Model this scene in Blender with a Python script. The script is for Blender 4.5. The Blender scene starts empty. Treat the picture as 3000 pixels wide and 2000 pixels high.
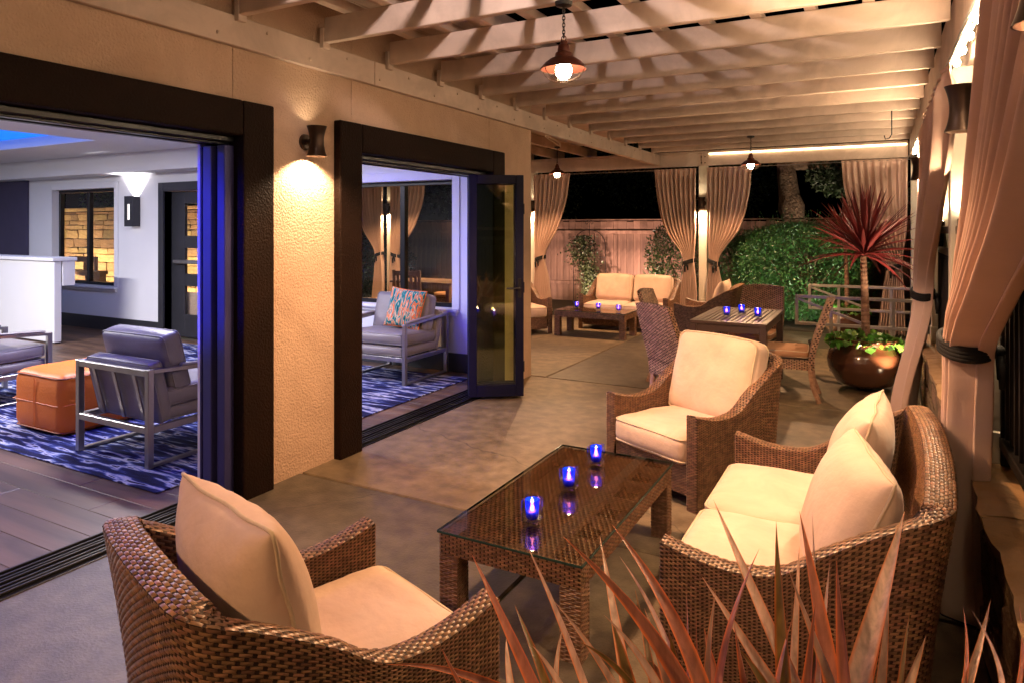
import bpy, math, random
import numpy as np
from mathutils import Vector, Matrix
PI = math.pi
R = math.radians
random.seed(7); RNG = np.random.default_rng(7)
scene = bpy.context.scene
col = scene.collection

# ---------------------------------------------------------------- camera
EYE = 1.62
YAW = R(28.26)
cam = bpy.data.cameras.new('camera'); cam.sensor_width = 36; cam.lens = 24
cam.shift_y = -332/3000; cam.clip_start = .05; cam.clip_end = 400
camo = bpy.data.objects.new('camera', cam); col.objects.link(camo)
camo.location = (0, 0, EYE); camo.rotation_euler = (R(90), 0, YAW)
scene.camera = camo
# ---------------------------------------------------------------- night sky
world = bpy.data.worlds.new('World'); scene.world = world; world.use_nodes = True
wn = world.node_tree.nodes; wl = world.node_tree.links
sky = wn.new('ShaderNodeTexSky'); sky.sky_type = 'NISHITA'; sky.sun_disc = False
sky.sun_elevation = R(-6); sky.sun_rotation = R(200)
wl.new(sky.outputs[0], wn['Background'].inputs[0]); wn['Background'].inputs[1].default_value = .05
# the moon: faint, cool
moon = bpy.data.lights.new('moon', 'SUN'); moon.energy = .02; moon.angle = R(.5); moon.color = (.75, .82, 1)
mo = bpy.data.objects.new('moon', moon); col.objects.link(mo); mo.rotation_euler = (R(35), R(10), R(200))
vs = scene.view_settings
vs.view_transform = 'Standard'; vs.look = 'None'; vs.exposure = 1.08; vs.gamma = 1
cy = scene.cycles
cy.use_denoising = True; cy.max_bounces = 6; cy.diffuse_bounces = 2; cy.glossy_bounces = 3
cy.transmission_bounces = 6; cy.transparent_max_bounces = 16
cy.sample_clamp_indirect = 4; cy.caustics_reflective = False; cy.caustics_refractive = False
cy.use_light_tree = True

# ---------------------------------------------------------------- helpers
_F = (-math.sin(YAW), math.cos(YAW)); _Rt = (math.cos(YAW), math.sin(YAW))
def pix(px, py, d):                      # photograph pixel at depth d (m) -> point in the place
    u = (px-1500)/2000; v = (668-py)/2000
    return Vector((d*(_F[0]+u*_Rt[0]), d*(_F[1]+u*_Rt[1]), EYE+d*v))

def _cb_template():
    sg = [(x, y, z) for x in (-1, 1) for y in (-1, 1) for z in (-1, 1)]
    full = []; shr = []
    for s in sg:
        for a in range(3):
            full.append(s); m = [1, 1, 1]; m[a] = 0; shr.append([-s[k]*m[k] for k in range(3)])
    full = np.array(full, float); shr = np.array(shr, float)
    v = full+.2*shr
    idx = {(s, a): i*3+a for i, s in enumerate(sg) for a in range(3)}
    quads = []; tris = []
    for a in range(3):
        b, c = [k for k in range(3) if k != a]
        for s in (-1, 1):
            q = []
            for sb, sc in ((-1, -1), (1, -1), (1, 1), (-1, 1)):
                t = [0]*3; t[a] = s; t[b] = sb; t[c] = sc; q.append(idx[(tuple(t), a)])
            quads.append(q)
        for sb in (-1, 1):
            for sc in (-1, 1):
                t0 = [0]*3; t0[a] = -1; t0[b] = sb; t0[c] = sc; t1 = list(t0); t1[a] = 1
                quads.append([idx[(tuple(t0), b)], idx[(tuple(t1), b)], idx[(tuple(t1), c)], idx[(tuple(t0), c)]])
    for s in sg: tris.append([idx[(s, 0)], idx[(s, 1)], idx[(s, 2)]])
    def fix(f):
        p = v[f]; n = np.cross(p[1]-p[0], p[2]-p[0]); return f if n.dot(p.mean(0)) > 0 else f[::-1]
    return full, shr, np.array([fix(q) for q in quads]), np.array([fix(t) for t in tris])
_CBF, _CBS, _CBQ, _CBT = _cb_template()
_BXV = np.array([(x, y, z) for x in (-1, 1) for y in (-1, 1) for z in (-1, 1)], float)
_BXQ = np.array([[0, 1, 3, 2], [4, 6, 7, 5], [0, 4, 5, 1], [2, 3, 7, 6], [0, 2, 6, 4], [1, 5, 7, 3]])

class MB:
    def __init__(s): s.v = []; s.f = []; s.n = 0; s.m = []
    def add(s, verts, *faces, mi=0):
        verts = np.asarray(verts, float).reshape(-1, 3)
        for f in faces:
            f = np.asarray(f, int)
            if len(f): s.f.append(f+s.n); s.m.append(mi)
        s.v.append(verts); s.n += len(verts); return s
    def obox(s, c, size, rot=None, ch=.004, mi=0):
        h = np.array(size, float)/2; ch = min(ch, h.min()*.9)
        if ch > 0: v = _CBF*h+_CBS*ch; fs = (_CBQ, _CBT)
        else: v = _BXV*h; fs = (_BXQ,)
        if rot is not None: v = v@np.array(rot.to_3x3()).T
        return s.add(v+np.array(c), *fs, mi=mi)
    def box(s, x0, x1, y0, y1, z0, z1, ch=.004, mi=0):
        return s.obox(((x0+x1)/2, (y0+y1)/2, (z0+z1)/2), (abs(x1-x0), abs(y1-y0), abs(z1-z0)), None, ch, mi)
    def bar(s, p, q, w, h, ch=.003, up=(0, 0, 1), ext=0, mi=0):
        p = Vector(p); q = Vector(q); d = q-p; L = d.length; d.normalize(); up = Vector(up)
        if abs(d.dot(up)) > .98: up = Vector((0, 1, 0))
        x = up.cross(d).normalized(); z = d.cross(x)
        m = Matrix((x, d, z)).transposed()
        return s.obox((p+q)/2, (w, L+2*ext, h), m, ch, mi)
    def tube(s, pts, r, n=8, closed=False, mi=0):
        P = np.array([tuple(p) for p in pts], float); k = len(P)
        rr = np.full(k, r, float) if np.isscalar(r) else np.array(r, float)
        T = np.gradient(P, axis=0) if not closed else (np.roll(P, -1, 0)-np.roll(P, 1, 0))
        T /= np.linalg.norm(T, axis=1)[:, None]+1e-12
        a = np.array([0, 0, 1.]) if abs(T[0][2]) < .9 else np.array([1., 0, 0])
        N = []; prev = a-T[0]*a.dot(T[0]); prev /= np.linalg.norm(prev)
        for t in T:
            prev = prev-t*prev.dot(t); prev /= np.linalg.norm(prev)+1e-12; N.append(prev)
        N = np.array(N); B = np.cross(T, N)
        an = np.arange(n)*2*PI/n
        V = P[:, None]+rr[:, None, None]*(np.cos(an)[None, :, None]*N[:, None]+np.sin(an)[None, :, None]*B[:, None])
        kk = k if closed else k-1
        i = np.arange(kk)[:, None]; j = np.arange(n)[None]
        i2 = (i+1) % k; j2 = (j+1) % n
        q = np.stack([i*n+j, i*n+j2, i2*n+j2, i2*n+j], -1).reshape(-1, 4)
        fs = [q]
        s.add(V, q, mi=mi)
        if not closed:
            b = s.n-k*n
            s.f.append(np.array([[b+x for x in range(n)][::-1]])); s.m.append(mi)
            s.f.append(np.array([[b+(k-1)*n+x for x in range(n)]])); s.m.append(mi)
        return s
    def lathe(s, prof, n=24, c=(0, 0, 0), mi=0):
        pr = np.array(prof, float); k = len(pr); an = np.arange(n)*2*PI/n
        V = np.stack([pr[:, 0, None]*np.cos(an), pr[:, 0, None]*np.sin(an), np.repeat(pr[:, 1, None], n, 1)], -1)+np.array(c)
        i = np.arange(k-1)[:, None]; j = np.arange(n)[None]; j2 = (j+1) % n
        q = np.stack([i*n+j, i*n+j2, (i+1)*n+j2, (i+1)*n+j], -1).reshape(-1, 4)
        return s.add(V, q, mi=mi)
    def grid(s, P, flip=False, cu=False, cv=False, mi=0):
        P = np.asarray(P, float); a, b = P.shape[:2]
        i = np.arange(a if cu else a-1)[:, None]; j = np.arange(b if cv else b-1)[None]
        i2 = (i+1) % a; j2 = (j+1) % b
        q = np.stack([i*b+j, i2*b+j, i2*b+j2, i*b+j2], -1).reshape(-1, 4)
        return s.add(P, q[:, ::-1] if flip else q, mi=mi)
    def ball(s, c, r, n=12, sz=1, mi=0):
        t = np.linspace(0, PI, n//2+2); pr = [(max(r*math.sin(x), 1e-5), -r*sz*math.cos(x)) for x in t]
        return s.lathe(pr, n, c, mi)
    def mesh(s, name, mats, smooth=False, ang=None):
        me = bpy.data.meshes.new(name)
        V = np.concatenate(s.v); me.vertices.add(len(V)); me.vertices.foreach_set('co', V.astype(np.float32).ravel())
        tot = np.concatenate([np.full(len(f), f.shape[1]) for f in s.f]); li = np.concatenate([f.ravel() for f in s.f])
        me.loops.add(len(li)); me.loops.foreach_set('vertex_index', li.astype(np.int32))
        me.polygons.add(len(tot)); st = np.concatenate([[0], np.cumsum(tot)[:-1]]).astype(np.int32)
        me.polygons.foreach_set('loop_start', st)
        if any(s.m): me.polygons.foreach_set('material_index', np.concatenate([np.full(len(f), m) for f, m in zip(s.f, s.m)]).astype(np.int32))
        me.polygons.foreach_set('use_smooth', np.full(len(tot), bool(smooth)))
        me.update(calc_edges=True)
        for m in (mats if isinstance(mats, (list, tuple)) else [mats]): me.materials.append(m)
        if ang: me.set_sharp_from_angle(angle=R(ang))
        return me
    def build(s, name, mats, parent=None, smooth=False, ang=None):
        return link(name, s.mesh(name, mats, smooth, ang), parent)

def link(name, me, parent=None, loc=None, rot=None, scale=None):
    o = bpy.data.objects.new(name, me); col.objects.link(o)
    if parent is not None: o.parent = parent
    if loc is not None: o.location = loc
    if rot is not None: o.rotation_euler = rot
    if scale is not None: o.scale = scale
    return o
def tag(o, label=None, cat=None, group=None, kind=None):
    if label: o['label'] = label
    if cat: o['category'] = cat
    if group: o['group'] = group
    if kind: o['kind'] = kind
    return o
def thing(name, label, cat, loc=(0, 0, 0), rz=0, group=None):
    o = link(name, None); o.location = loc; o.rotation_euler = (0, 0, rz); o.empty_display_size = .1
    return tag(o, label, cat, group)
def kids(o): return [c for c in bpy.data.objects if c.parent == o]
def copy_tree(o, parent=None, loc=None, rz=None, label=None, group=None):
    c = o.copy(); col.objects.link(c); c.parent = parent
    if loc is not None: c.location = loc
    if rz is not None: c.rotation_euler = (0, 0, rz)
    if label: c['label'] = label
    if group: c['group'] = group
    for ch in kids(o): copy_tree(ch, c)
    return c
def sm(x, a, b):
    t = np.clip((np.asarray(x, float)-a)/(b-a), 0, 1); return t*t*(3-2*t)
def lamp(name, kind, loc, power, color, parent=None, radius=.03, aim=None, cone=None, blend=.4):
    L = bpy.data.lights.new(name, kind); L.energy = power; L.color = color
    if kind in ('POINT', 'SPOT'): L.shadow_soft_size = radius
    if kind == 'SPOT': L.spot_size = R(cone); L.spot_blend = blend
    o = bpy.data.objects.new(name, L); col.objects.link(o); o.location = loc
    if aim is not None: o.rotation_euler = Vector(aim).to_track_quat('-Z', 'Y').to_euler()
    if parent is not None: o.parent = parent
    return o

# ---------------------------------------------------------------- materials
def M(name, c, c2=None, rough=.6, scale=6., detail=5, bump=0, bscale=60, bdet=3, metal=0, isl=0, objr=0, stretch=(1, 1, 1),
      spec=.5, coat=0, transl=0, emit=None, contrast=.5, sheen=0, huer=0, bdist=.01, stain=0, stain_scale=.7):
    m = bpy.data.materials.new(name); m.use_nodes = True
    nt = m.node_tree; N = nt.nodes; L = nt.links; p = N['Principled BSDF']; out = N['Material Output']
    c = (*c, 1); c2 = (*(c2 or tuple(x*.7 for x in c[:3])), 1)
    tc = N.new('ShaderNodeTexCoord'); mp = N.new('ShaderNodeMapping'); mp.inputs['Scale'].default_value = stretch
    L.new(tc.outputs['Object'], mp.inputs[0])
    no = N.new('ShaderNodeTexNoise'); no.inputs['Scale'].default_value = scale; no.inputs['Detail'].default_value = detail
    L.new(mp.outputs[0], no.inputs['Vector'])
    rp = N.new('ShaderNodeValToRGB'); rp.color_ramp.elements[0].position = .5-contrast*.5; rp.color_ramp.elements[1].position = .5+contrast*.5
    rp.color_ramp.elements[0].color = c2; rp.color_ramp.elements[1].color = c
    L.new(no.outputs[0], rp.inputs[0]); last = rp.outputs[0]
    if stain:
        sn = N.new('ShaderNodeTexNoise'); sn.inputs['Scale'].default_value = stain_scale; sn.inputs['Detail'].default_value = 8; sn.inputs['Roughness'].default_value = .62; sn.inputs['Distortion'].default_value = .7
        L.new(tc.outputs['Object'], sn.inputs['Vector'])
        sr = N.new('ShaderNodeValToRGB'); sr.color_ramp.elements[0].position = .38; sr.color_ramp.elements[1].position = .60
        sr.color_ramp.elements[0].color = (1-stain, 1-stain*1.05, 1-stain*1.1, 1); sr.color_ramp.elements[1].color = (1, 1, 1, 1); L.new(sn.outputs[0], sr.inputs[0])
        sx = N.new('ShaderNodeMix'); sx.data_type = 'RGBA'; sx.blend_type = 'MULTIPLY'; sx.inputs['Factor'].default_value = 1
        L.new(last, sx.inputs['A']); L.new(sr.outputs[0], sx.inputs['B']); last = sx.outputs['Result']
    if isl or objr:
        hs = N.new('ShaderNodeHueSaturation'); mr = N.new('ShaderNodeMapRange')
        a = isl or objr
        mr.inputs['To Min'].default_value = 1-a; mr.inputs['To Max'].default_value = 1+a
        if isl: g = N.new('ShaderNodeNewGeometry'); src = g.outputs['Random Per Island']
        else: g = N.new('ShaderNodeObjectInfo'); src = g.outputs['Random']
        L.new(src, mr.inputs[0]); L.new(mr.outputs[0], hs.inputs['Value']); L.new(last, hs.inputs['Color'])
        if huer:
            m2 = N.new('ShaderNodeMath'); m2.operation = 'MULTIPLY'; m2.inputs[1].default_value = 7.31; L.new(src, m2.inputs[0])
            m3 = N.new('ShaderNodeMath'); m3.operation = 'FRACT'; L.new(m2.outputs[0], m3.inputs[0])
            m4 = N.new('ShaderNodeMapRange'); m4.inputs['To Min'].default_value = .5-huer; m4.inputs['To Max'].default_value = .5+huer
            L.new(m3.outputs[0], m4.inputs[0]); L.new(m4.outputs[0], hs.inputs['Hue'])
        last = hs.outputs[0]
    L.new(last, p.inputs['Base Color'])
    p.inputs['Roughness'].default_value = rough; p.inputs['Metallic'].default_value = metal
    p.inputs['Specular IOR Level'].default_value = spec; p.inputs['Coat Weight'].default_value = coat
    if sheen: p.inputs['Sheen Weight'].default_value = sheen
    if bump:
        bn = N.new('ShaderNodeTexNoise'); bn.inputs['Scale'].default_value = bscale; bn.inputs['Detail'].default_value = bdet
        L.new(mp.outputs[0], bn.inputs['Vector'])
        b = N.new('ShaderNodeBump'); b.inputs['Strength'].default_value = bump; b.inputs['Distance'].default_value = bdist
        L.new(bn.outputs[0], b.inputs['Height']); L.new(b.outputs[0], p.inputs['Normal'])
    if transl:
        t = N.new('ShaderNodeBsdfTranslucent'); L.new(last, t.inputs[0])
        mx = N.new('ShaderNodeMixShader'); mx.inputs[0].default_value = transl
        L.new(p.outputs[0], mx.inputs[1]); L.new(t.outputs[0], mx.inputs[2]); L.new(mx.outputs[0], out.inputs[0])
    if emit: p.inputs['Emission Color'].default_value = (*emit[0], 1); p.inputs['Emission Strength'].default_value = emit[1]
    return m
def ramp_mat(name, stops, scale, stretch, rough=.9, bump=.3, bscale=200, detail=6, dist=0.):
    m = M(name, (1, 1, 1), None, rough, scale, detail, bump, bscale, stretch=stretch, spec=.2)
    nt = m.node_tree; rp = [n for n in nt.nodes if n.type == 'VALTORGB'][0]; cr = rp.color_ramp
    while len(cr.elements) > 1: cr.elements.remove(cr.elements[-1])
    cr.elements[0].position = stops[0][0]; cr.elements[0].color = (*stops[0][1], 1)
    for p, c in stops[1:]: e = cr.elements.new(p); e.color = (*c, 1)
    [n for n in nt.nodes if n.type == 'TEX_NOISE'][0].inputs['Distortion'].default_value = dist
    return m
def glass_mat(name, tint=(1, 1, 1), gloss=.0, rough=.02, ior=1.45):
    m = bpy.data.materials.new(name); m.use_nodes = True; nt = m.node_tree; N = nt.nodes; L = nt.links
    N.remove(N['Principled BSDF']); out = N['Material Output']
    t = N.new('ShaderNodeBsdfTransparent'); t.inputs[0].default_value = (*tint, 1)
    g = N.new('ShaderNodeBsdfGlossy'); g.inputs['Roughness'].default_value = rough
    fr = N.new('ShaderNodeFresnel'); fr.inputs[0].default_value = ior
    mx = N.new('ShaderNodeMixShader')
    ad = N.new('ShaderNodeMath'); ad.operation = 'ADD'; ad.inputs[1].default_value = gloss; ad.use_clamp = True; L.new(fr.outputs[0], ad.inputs[0])
    ge = N.new('ShaderNodeNewGeometry'); iv = N.new('ShaderNodeMath'); iv.operation = 'SUBTRACT'; iv.inputs[0].default_value = 1; L.new(ge.outputs['Backfacing'], iv.inputs[1])
    mu = N.new('ShaderNodeMath'); mu.operation = 'MULTIPLY'; L.new(ad.outputs[0], mu.inputs[0]); L.new(iv.outputs[0], mu.inputs[1]); L.new(mu.outputs[0], mx.inputs[0])
    L.new(t.outputs[0], mx.inputs[1]); L.new(g.outputs[0], mx.inputs[2]); L.new(mx.outputs[0], out.inputs[0])
    return m
def glow(name, c, s):
    m = bpy.data.materials.new(name); m.use_nodes = True; p = m.node_tree.nodes['Principled BSDF']
    p.inputs['Base Color'].default_value = (*c, 1); p.inputs['Emission Color'].default_value = (*c, 1); p.inputs['Emission Strength'].default_value = s
    return m
WARM = (1, .555, .27); WARM2 = (1, .69, .41)
m_stucco = M('stucco', (.65, .45, .325), (.57, .385, .27), .85, 2.2, 7, .75, 70, 8, contrast=.7, bdist=.016, spec=.3, stain=.16, stain_scale=1.3)
m_dkstucco = M('dark_stucco', (.014, .006, .0035), (.009, .004, .0025), .6, 5, 4, .6, 70, 3, bdist=.012, spec=.1)
m_paint = M('cream_paint', (.73, .57, .47), (.62, .47, .38), .55, 4, 6, .25, 18, 5, objr=.08, stretch=(.25, 1, 1), bdist=.012, stain=.22, stain_scale=2.5)
m_painty = M('cream_paint_lengthways', (.73, .57, .47), (.62, .47, .38), .55, 4, 6, .25, 18, 5, objr=.08, stretch=(1, .25, 1), bdist=.012, stain=.22, stain_scale=2.5)
m_white = M('white_paint', (.74, .66, .54), (.68, .6, .48), .5, 4, 4, .1, 30)
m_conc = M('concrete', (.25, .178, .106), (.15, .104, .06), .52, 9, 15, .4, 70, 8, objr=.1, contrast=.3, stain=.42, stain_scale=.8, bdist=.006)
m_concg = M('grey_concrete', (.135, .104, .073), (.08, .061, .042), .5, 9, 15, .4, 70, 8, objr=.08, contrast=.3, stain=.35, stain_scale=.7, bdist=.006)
m_joint = M('joint_sand', (.09, .075, .04), (.05, .045, .02), .95, 20)
m_soil = M('soil', (.05, .035, .022), (.025, .018, .01), .95, 20, bump=.8, bscale=30)
m_wick = M('wicker_strand', (.29, .15, .08), (.13, .06, .03), .38, 30, 3, isl=.40, huer=.012, spec=.6)
m_wickd = M('wicker_strand_painted_lit', (.50, .31, .20), (.28, .155, .09), .4, 30, 3, isl=.35, huer=.012, spec=.5)  # lighter copy for the dining chairs: light falling on them put into the colour
m_wickb = M('wicker_core', (.045, .02, .011), (.03, .013, .008), .7, 30)
m_cush = M('cream_canvas', (.76, .545, .415), (.70, .49, .365), .9, 7, 8, .5, 22, 12, sheen=.2, spec=.12, bdist=.008, stain=.12, stain_scale=4)
m_pipe = M('cushion_piping', (.62, .48, .33), (.56, .42, .28), .85, 40)
m_curt = M('curtain_canvas', (.78, .55, .455), (.70, .48, .39), .9, 5, 8, .35, 24, 11, transl=.12, spec=.1, bdist=.008, stretch=(1, 1, .35))
m_black = M('black_cloth', (.008, .007, .007), (.005, .005, .005), .8, 20)
m_bronze = M('bronze_metal', (.05, .028, .018), (.035, .018, .011), .38, 8, metal=.7)
m_alu = M('dark_aluminium', (.018, .018, .021), (.012, .012, .014), .32, 6, metal=.5)
m_steel = M('brushed_steel', (.42, .40, .39), (.34, .32, .31), .33, 12, metal=.95, stretch=(1, 1, .1))
m_iron = M('black_iron', (.014, .010, .009), (.009, .007, .006), .45, 10, metal=.3)
m_rail = M('grey_rail_paint', (.42, .38, .34), (.30, .27, .24), .45, 9, metal=.2)
m_leath = M('grey_leather', (.24, .215, .215), (.18, .16, .16), .42, 5, 7, .4, 40, 9, bdist=.005)
m_orange = M('orange_leather', (.92, .235, .018), (.82, .18, .013), .5, 4, 6, .5, 45, 5, bdist=.006)
m_intw = M('interior_white', (.80, .80, .82), (.77, .77, .79), .6, 3, bump=.05, bscale=80)
m_intb = M('interior_dark_trim', (.03, .03, .036), (.022, .022, .027), .4, 5)
m_intblue = M('accent_wall', (.06, .05, .10), (.05, .042, .085), .7, 5)
m_plank = M('oak_plank', (.17, .095, .055), (.05, .026, .015), .42, 2.2, 8, .3, 9, 6, objr=.22, stretch=(.35, 3.2, 1), contrast=.38, bdist=.004)
m_glass = glass_mat('window_glass', (.96, .98, .97), .02)
m_tglass = glass_mat('table_glass', (.72, .69, .64), .04, .015, 1.5)
m_cglass = glass_mat('candle_glass', (.90, .92, .98), .10, .02, 1.5)
m_slat = M('table_slats', (.10, .06, .045), (.07, .04, .03), .4, 6, stretch=(1, .2, 1), objr=.1)
m_pot = M('glazed_pot', (.085, .034, .018), (.06, .022, .011), .22, 3, 4, .08, 20, coat=.3)
m_trunk = M('plant_trunk', (.30, .17, .11), (.12, .06, .04), .85, 14, 4, .8, 60, stretch=(1, 1, 2.5))
m_bark = M('tree_bark', (.26, .16, .10), (.06, .035, .022), .9, 9, 5, 1, 22, stretch=(1.6, 1.6, .8), bdist=.05)
m_cord = M('cordyline_leaf', (.20, .022, .022), (.10, .012, .016), .4, 6, objr=.4, transl=.15, stretch=(1, .2, 1))
m_hedge = M('hedge_leaf', (.045, .12, .028), (.03, .085, .02), .35, 5, isl=.5, huer=.03, spec=.7)
m_tree = M('tree_leaf', (.03, .05, .016), (.018, .032, .01), .5, 4, isl=.5, huer=.03)
m_ivy = M('ivy_leaf', (.10, .26, .035), (.06, .17, .02), .4, 6, isl=.5, huer=.03, transl=.1)
m_vine = M('vine_leaf', (.05, .07, .022), (.03, .045, .015), .5, 6, isl=.5)
m_fence = M('fence_board', (.36, .225, .145), (.17, .095, .06), .75, 4, 7, .35, 16, 5, objr=.16, stretch=(3, 3, .3), contrast=.5, stain=.45, stain_scale=1.2)
m_stone = M('ledge_stone', (.36, .235, .12), (.17, .10, .05), .8, 5, 7, .9, 14, 6, objr=.35, huer=.02, bdist=.03)
m_stonep = M('pale_ledge_stone', (.50, .36, .19), (.28, .18, .085), .8, 5, 7, .9, 14, 6, objr=.3, huer=.02, bdist=.03)
m_cap = M('sandstone_cap', (.54, .34, .17), (.27, .145, .065), .6, 3, 8, .8, 9, 6, objr=.15, contrast=.5, bdist=.03)
m_rug = ramp_mat('rug', [(.34, (.006, .006, .03)), (.47, (.012, .014, .08)), (.52, (.04, .06, .22)), (.55, (.22, .26, .45)), (.6, (.62, .62, .72)), (.635, (.03, .025, .07)), (.8, (.012, .012, .07))], 2.9, (1.1, 6.5, 1), .95, .5, 300, 8, .4)
m_palm = ramp_mat('tropical_print', [(.3, (.005, .05, .07)), (.44, (.01, .22, .22)), (.49, (.7, .6, .4)), (.53, (.75, .10, .03)), (.57, (.80, .28, .06)), (.6, (.01, .25, .27)), (.8, (.005, .08, .12))], 5, (5, 1, 1.2), .8, .1, 200, 3, 1.4)

def cracks(m, scale, width, dark):
    nt = m.node_tree; N = nt.nodes; L = nt.links; p = N['Principled BSDF']; src = p.inputs['Base Color'].links[0].from_socket
    tc = N.new('ShaderNodeTexCoord'); n = N.new('ShaderNodeTexNoise'); n.inputs['Scale'].default_value = 3; n.inputs['Detail'].default_value = 8; L.new(tc.outputs['Object'], n.inputs['Vector'])
    mx = N.new('ShaderNodeMix'); mx.data_type = 'RGBA'; mx.blend_type = 'LINEAR_LIGHT'; mx.inputs['Factor'].default_value = .16; L.new(tc.outputs['Object'], mx.inputs['A']); L.new(n.outputs['Color'], mx.inputs['B'])
    v = N.new('ShaderNodeTexVoronoi'); v.feature = 'DISTANCE_TO_EDGE'; v.inputs['Scale'].default_value = scale; L.new(mx.outputs['Result'], v.inputs['Vector'])
    r = N.new('ShaderNodeMapRange'); r.inputs['From Min'].default_value = 0; r.inputs['From Max'].default_value = width; r.inputs['To Min'].default_value = dark; r.inputs['To Max'].default_value = 1; L.new(v.outputs['Distance'], r.inputs[0])
    sp = N.new('ShaderNodeTexNoise'); sp.inputs['Scale'].default_value = 240; sp.inputs['Detail'].default_value = 3; L.new(tc.outputs['Object'], sp.inputs['Vector'])
    sr = N.new('ShaderNodeMapRange'); sr.inputs['From Min'].default_value = .3; sr.inputs['From Max'].default_value = .5; sr.inputs['To Min'].default_value = .72; sr.inputs['To Max'].default_value = 1; L.new(sp.outputs[0], sr.inputs[0])
    q = N.new('ShaderNodeMath'); q.operation = 'MULTIPLY'; L.new(r.outputs[0], q.inputs[0]); L.new(sr.outputs[0], q.inputs[1])
    m2 = N.new('ShaderNodeMix'); m2.data_type = 'RGBA'; m2.blend_type = 'MULTIPLY'; m2.inputs['Factor'].default_value = 1; L.new(src, m2.inputs['A']); L.new(q.outputs[0], m2.inputs['B']); L.new(m2.outputs['Result'], p.inputs['Base Color'])
cracks(m_conc, .38, .0035, .45); cracks(m_concg, .33, .003, .5)
# ================================================================ GROUND AND PATIO
g = MB(); g.grid([[(-60, -40, -.06), (-60, 60, -.06)], [(60, -40, -.06), (60, 60, -.06)]])
tag(g.build('ground', m_soil), kind='structure')
base = MB(); base.box(-12, .36, -6, 11.55, -.05, -.012, 0)
patio = tag(base.build('patio', m_joint), kind='structure')
def slab(x0, x1, y0, y1, m, dz=0):
    s = MB(); n = max(2, int((x1-x0)/.5)); s.box(x0+.007, x1-.007, y0+.007, y1-.007, -.04, dz, .008)
    return s.build('slab', m, patio)
WX = -3.375                                   # face of the stucco wall
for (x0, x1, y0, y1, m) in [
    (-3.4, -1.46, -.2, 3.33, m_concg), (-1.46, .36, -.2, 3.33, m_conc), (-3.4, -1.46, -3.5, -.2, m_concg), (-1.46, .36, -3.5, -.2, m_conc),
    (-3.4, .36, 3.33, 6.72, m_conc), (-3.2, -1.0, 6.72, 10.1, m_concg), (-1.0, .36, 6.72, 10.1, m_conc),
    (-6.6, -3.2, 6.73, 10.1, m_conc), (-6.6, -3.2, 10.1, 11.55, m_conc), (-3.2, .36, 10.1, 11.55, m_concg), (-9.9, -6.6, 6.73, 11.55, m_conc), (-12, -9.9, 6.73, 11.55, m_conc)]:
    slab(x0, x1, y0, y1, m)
gb = MB(); gb.grid([[(-22, 6.73, -.03), (-22, 10, -.03)], [(-12, 6.73, -.03), (-12, 10, -.03)]])
tag(gb.build('side_path', m_conc), kind='structure')
bed = MB(); bed.grid([[(-12, 11.55, -.02), (-12, 14.3, -.02)], [(4, 11.55, -.02), (4, 14.3, -.02)]])
tag(bed.build('planting_bed', m_soil), kind='structure')

# ================================================================ BUILDING
bld = thing('lounge_building', 'tan stucco lounge building with two wide dark framed openings', 'building')
def cellwall(name, mat, us, zs, solid, depth, axis, f0, thick, parent):
    """wall of cells: front at f0+depth(i,j), back at f0-thick; axis 'x' = face looks +X and u is Y; 'y' = face looks -Y and u is X"""
    mb = MB(); nu = len(us)-1; nz = len(zs)-1
    def P(u, z, d): return (f0+d, u, z) if axis == 'x' else (u, f0-d, z)
    def q(a, b, c, d): mb.add([a, b, c, d], [[0, 1, 2, 3]])
    for i in range(nu):
        for j in range(nz):
            if not solid(i, j): continue
            d = depth(i, j); u0, u1, z0, z1 = us[i], us[i+1], zs[j], zs[j+1]
            q(P(u0, z0, d), P(u1, z0, d), P(u1, z1, d), P(u0, z1, d))
            q(P(u1, z0, -thick), P(u0, z0, -thick), P(u0, z1, -thick), P(u1, z1, -thick))
            for (di, dj, e) in ((-1, 0, ((u0, z1), (u0, z0))), (1, 0, ((u1, z0), (u1, z1))), (0, -1, ((u0, z0), (u1, z0))), (0, 1, ((u1, z1), (u0, z1)))):
                a, b = i+di, j+dj
                o = depth(a, b) if (0 <= a < nu and 0 <= b < nz and solid(a, b)) else -thick
                if o < d: q(P(*e[0], d), P(*e[0], o), P(*e[1], o), P(*e[1], d))
    return mb.build(name, mat, parent)
D1 = (-1.6, 2.81); D2 = (3.87, 5.79); DH = 2.165; SW = .235   # the two openings along Y, their head height, width of the dark surround
us = [-5, D1[0]-SW/2, 2.778, 2.784, D1[1]+SW/2, D2[0]-.06, D2[0]-.054, D2[0]-.05, 5.80, 5.806, D2[1]+SW/2, 6.72]
zs = [-.02, DH+.1, 3.3]
def w_solid(i, j):
    c = (us[i]+us[i+1])/2
    return not (j == 0 and (us[1] < c < us[4] or us[7] < c < us[10]))
cellwall('stucco_wall', m_stucco, us, zs, w_solid, lambda i, j: -.007 if (j == 1 and i in (2, 5, 8)) else 0., 'x', WX, .24, bld)
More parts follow.
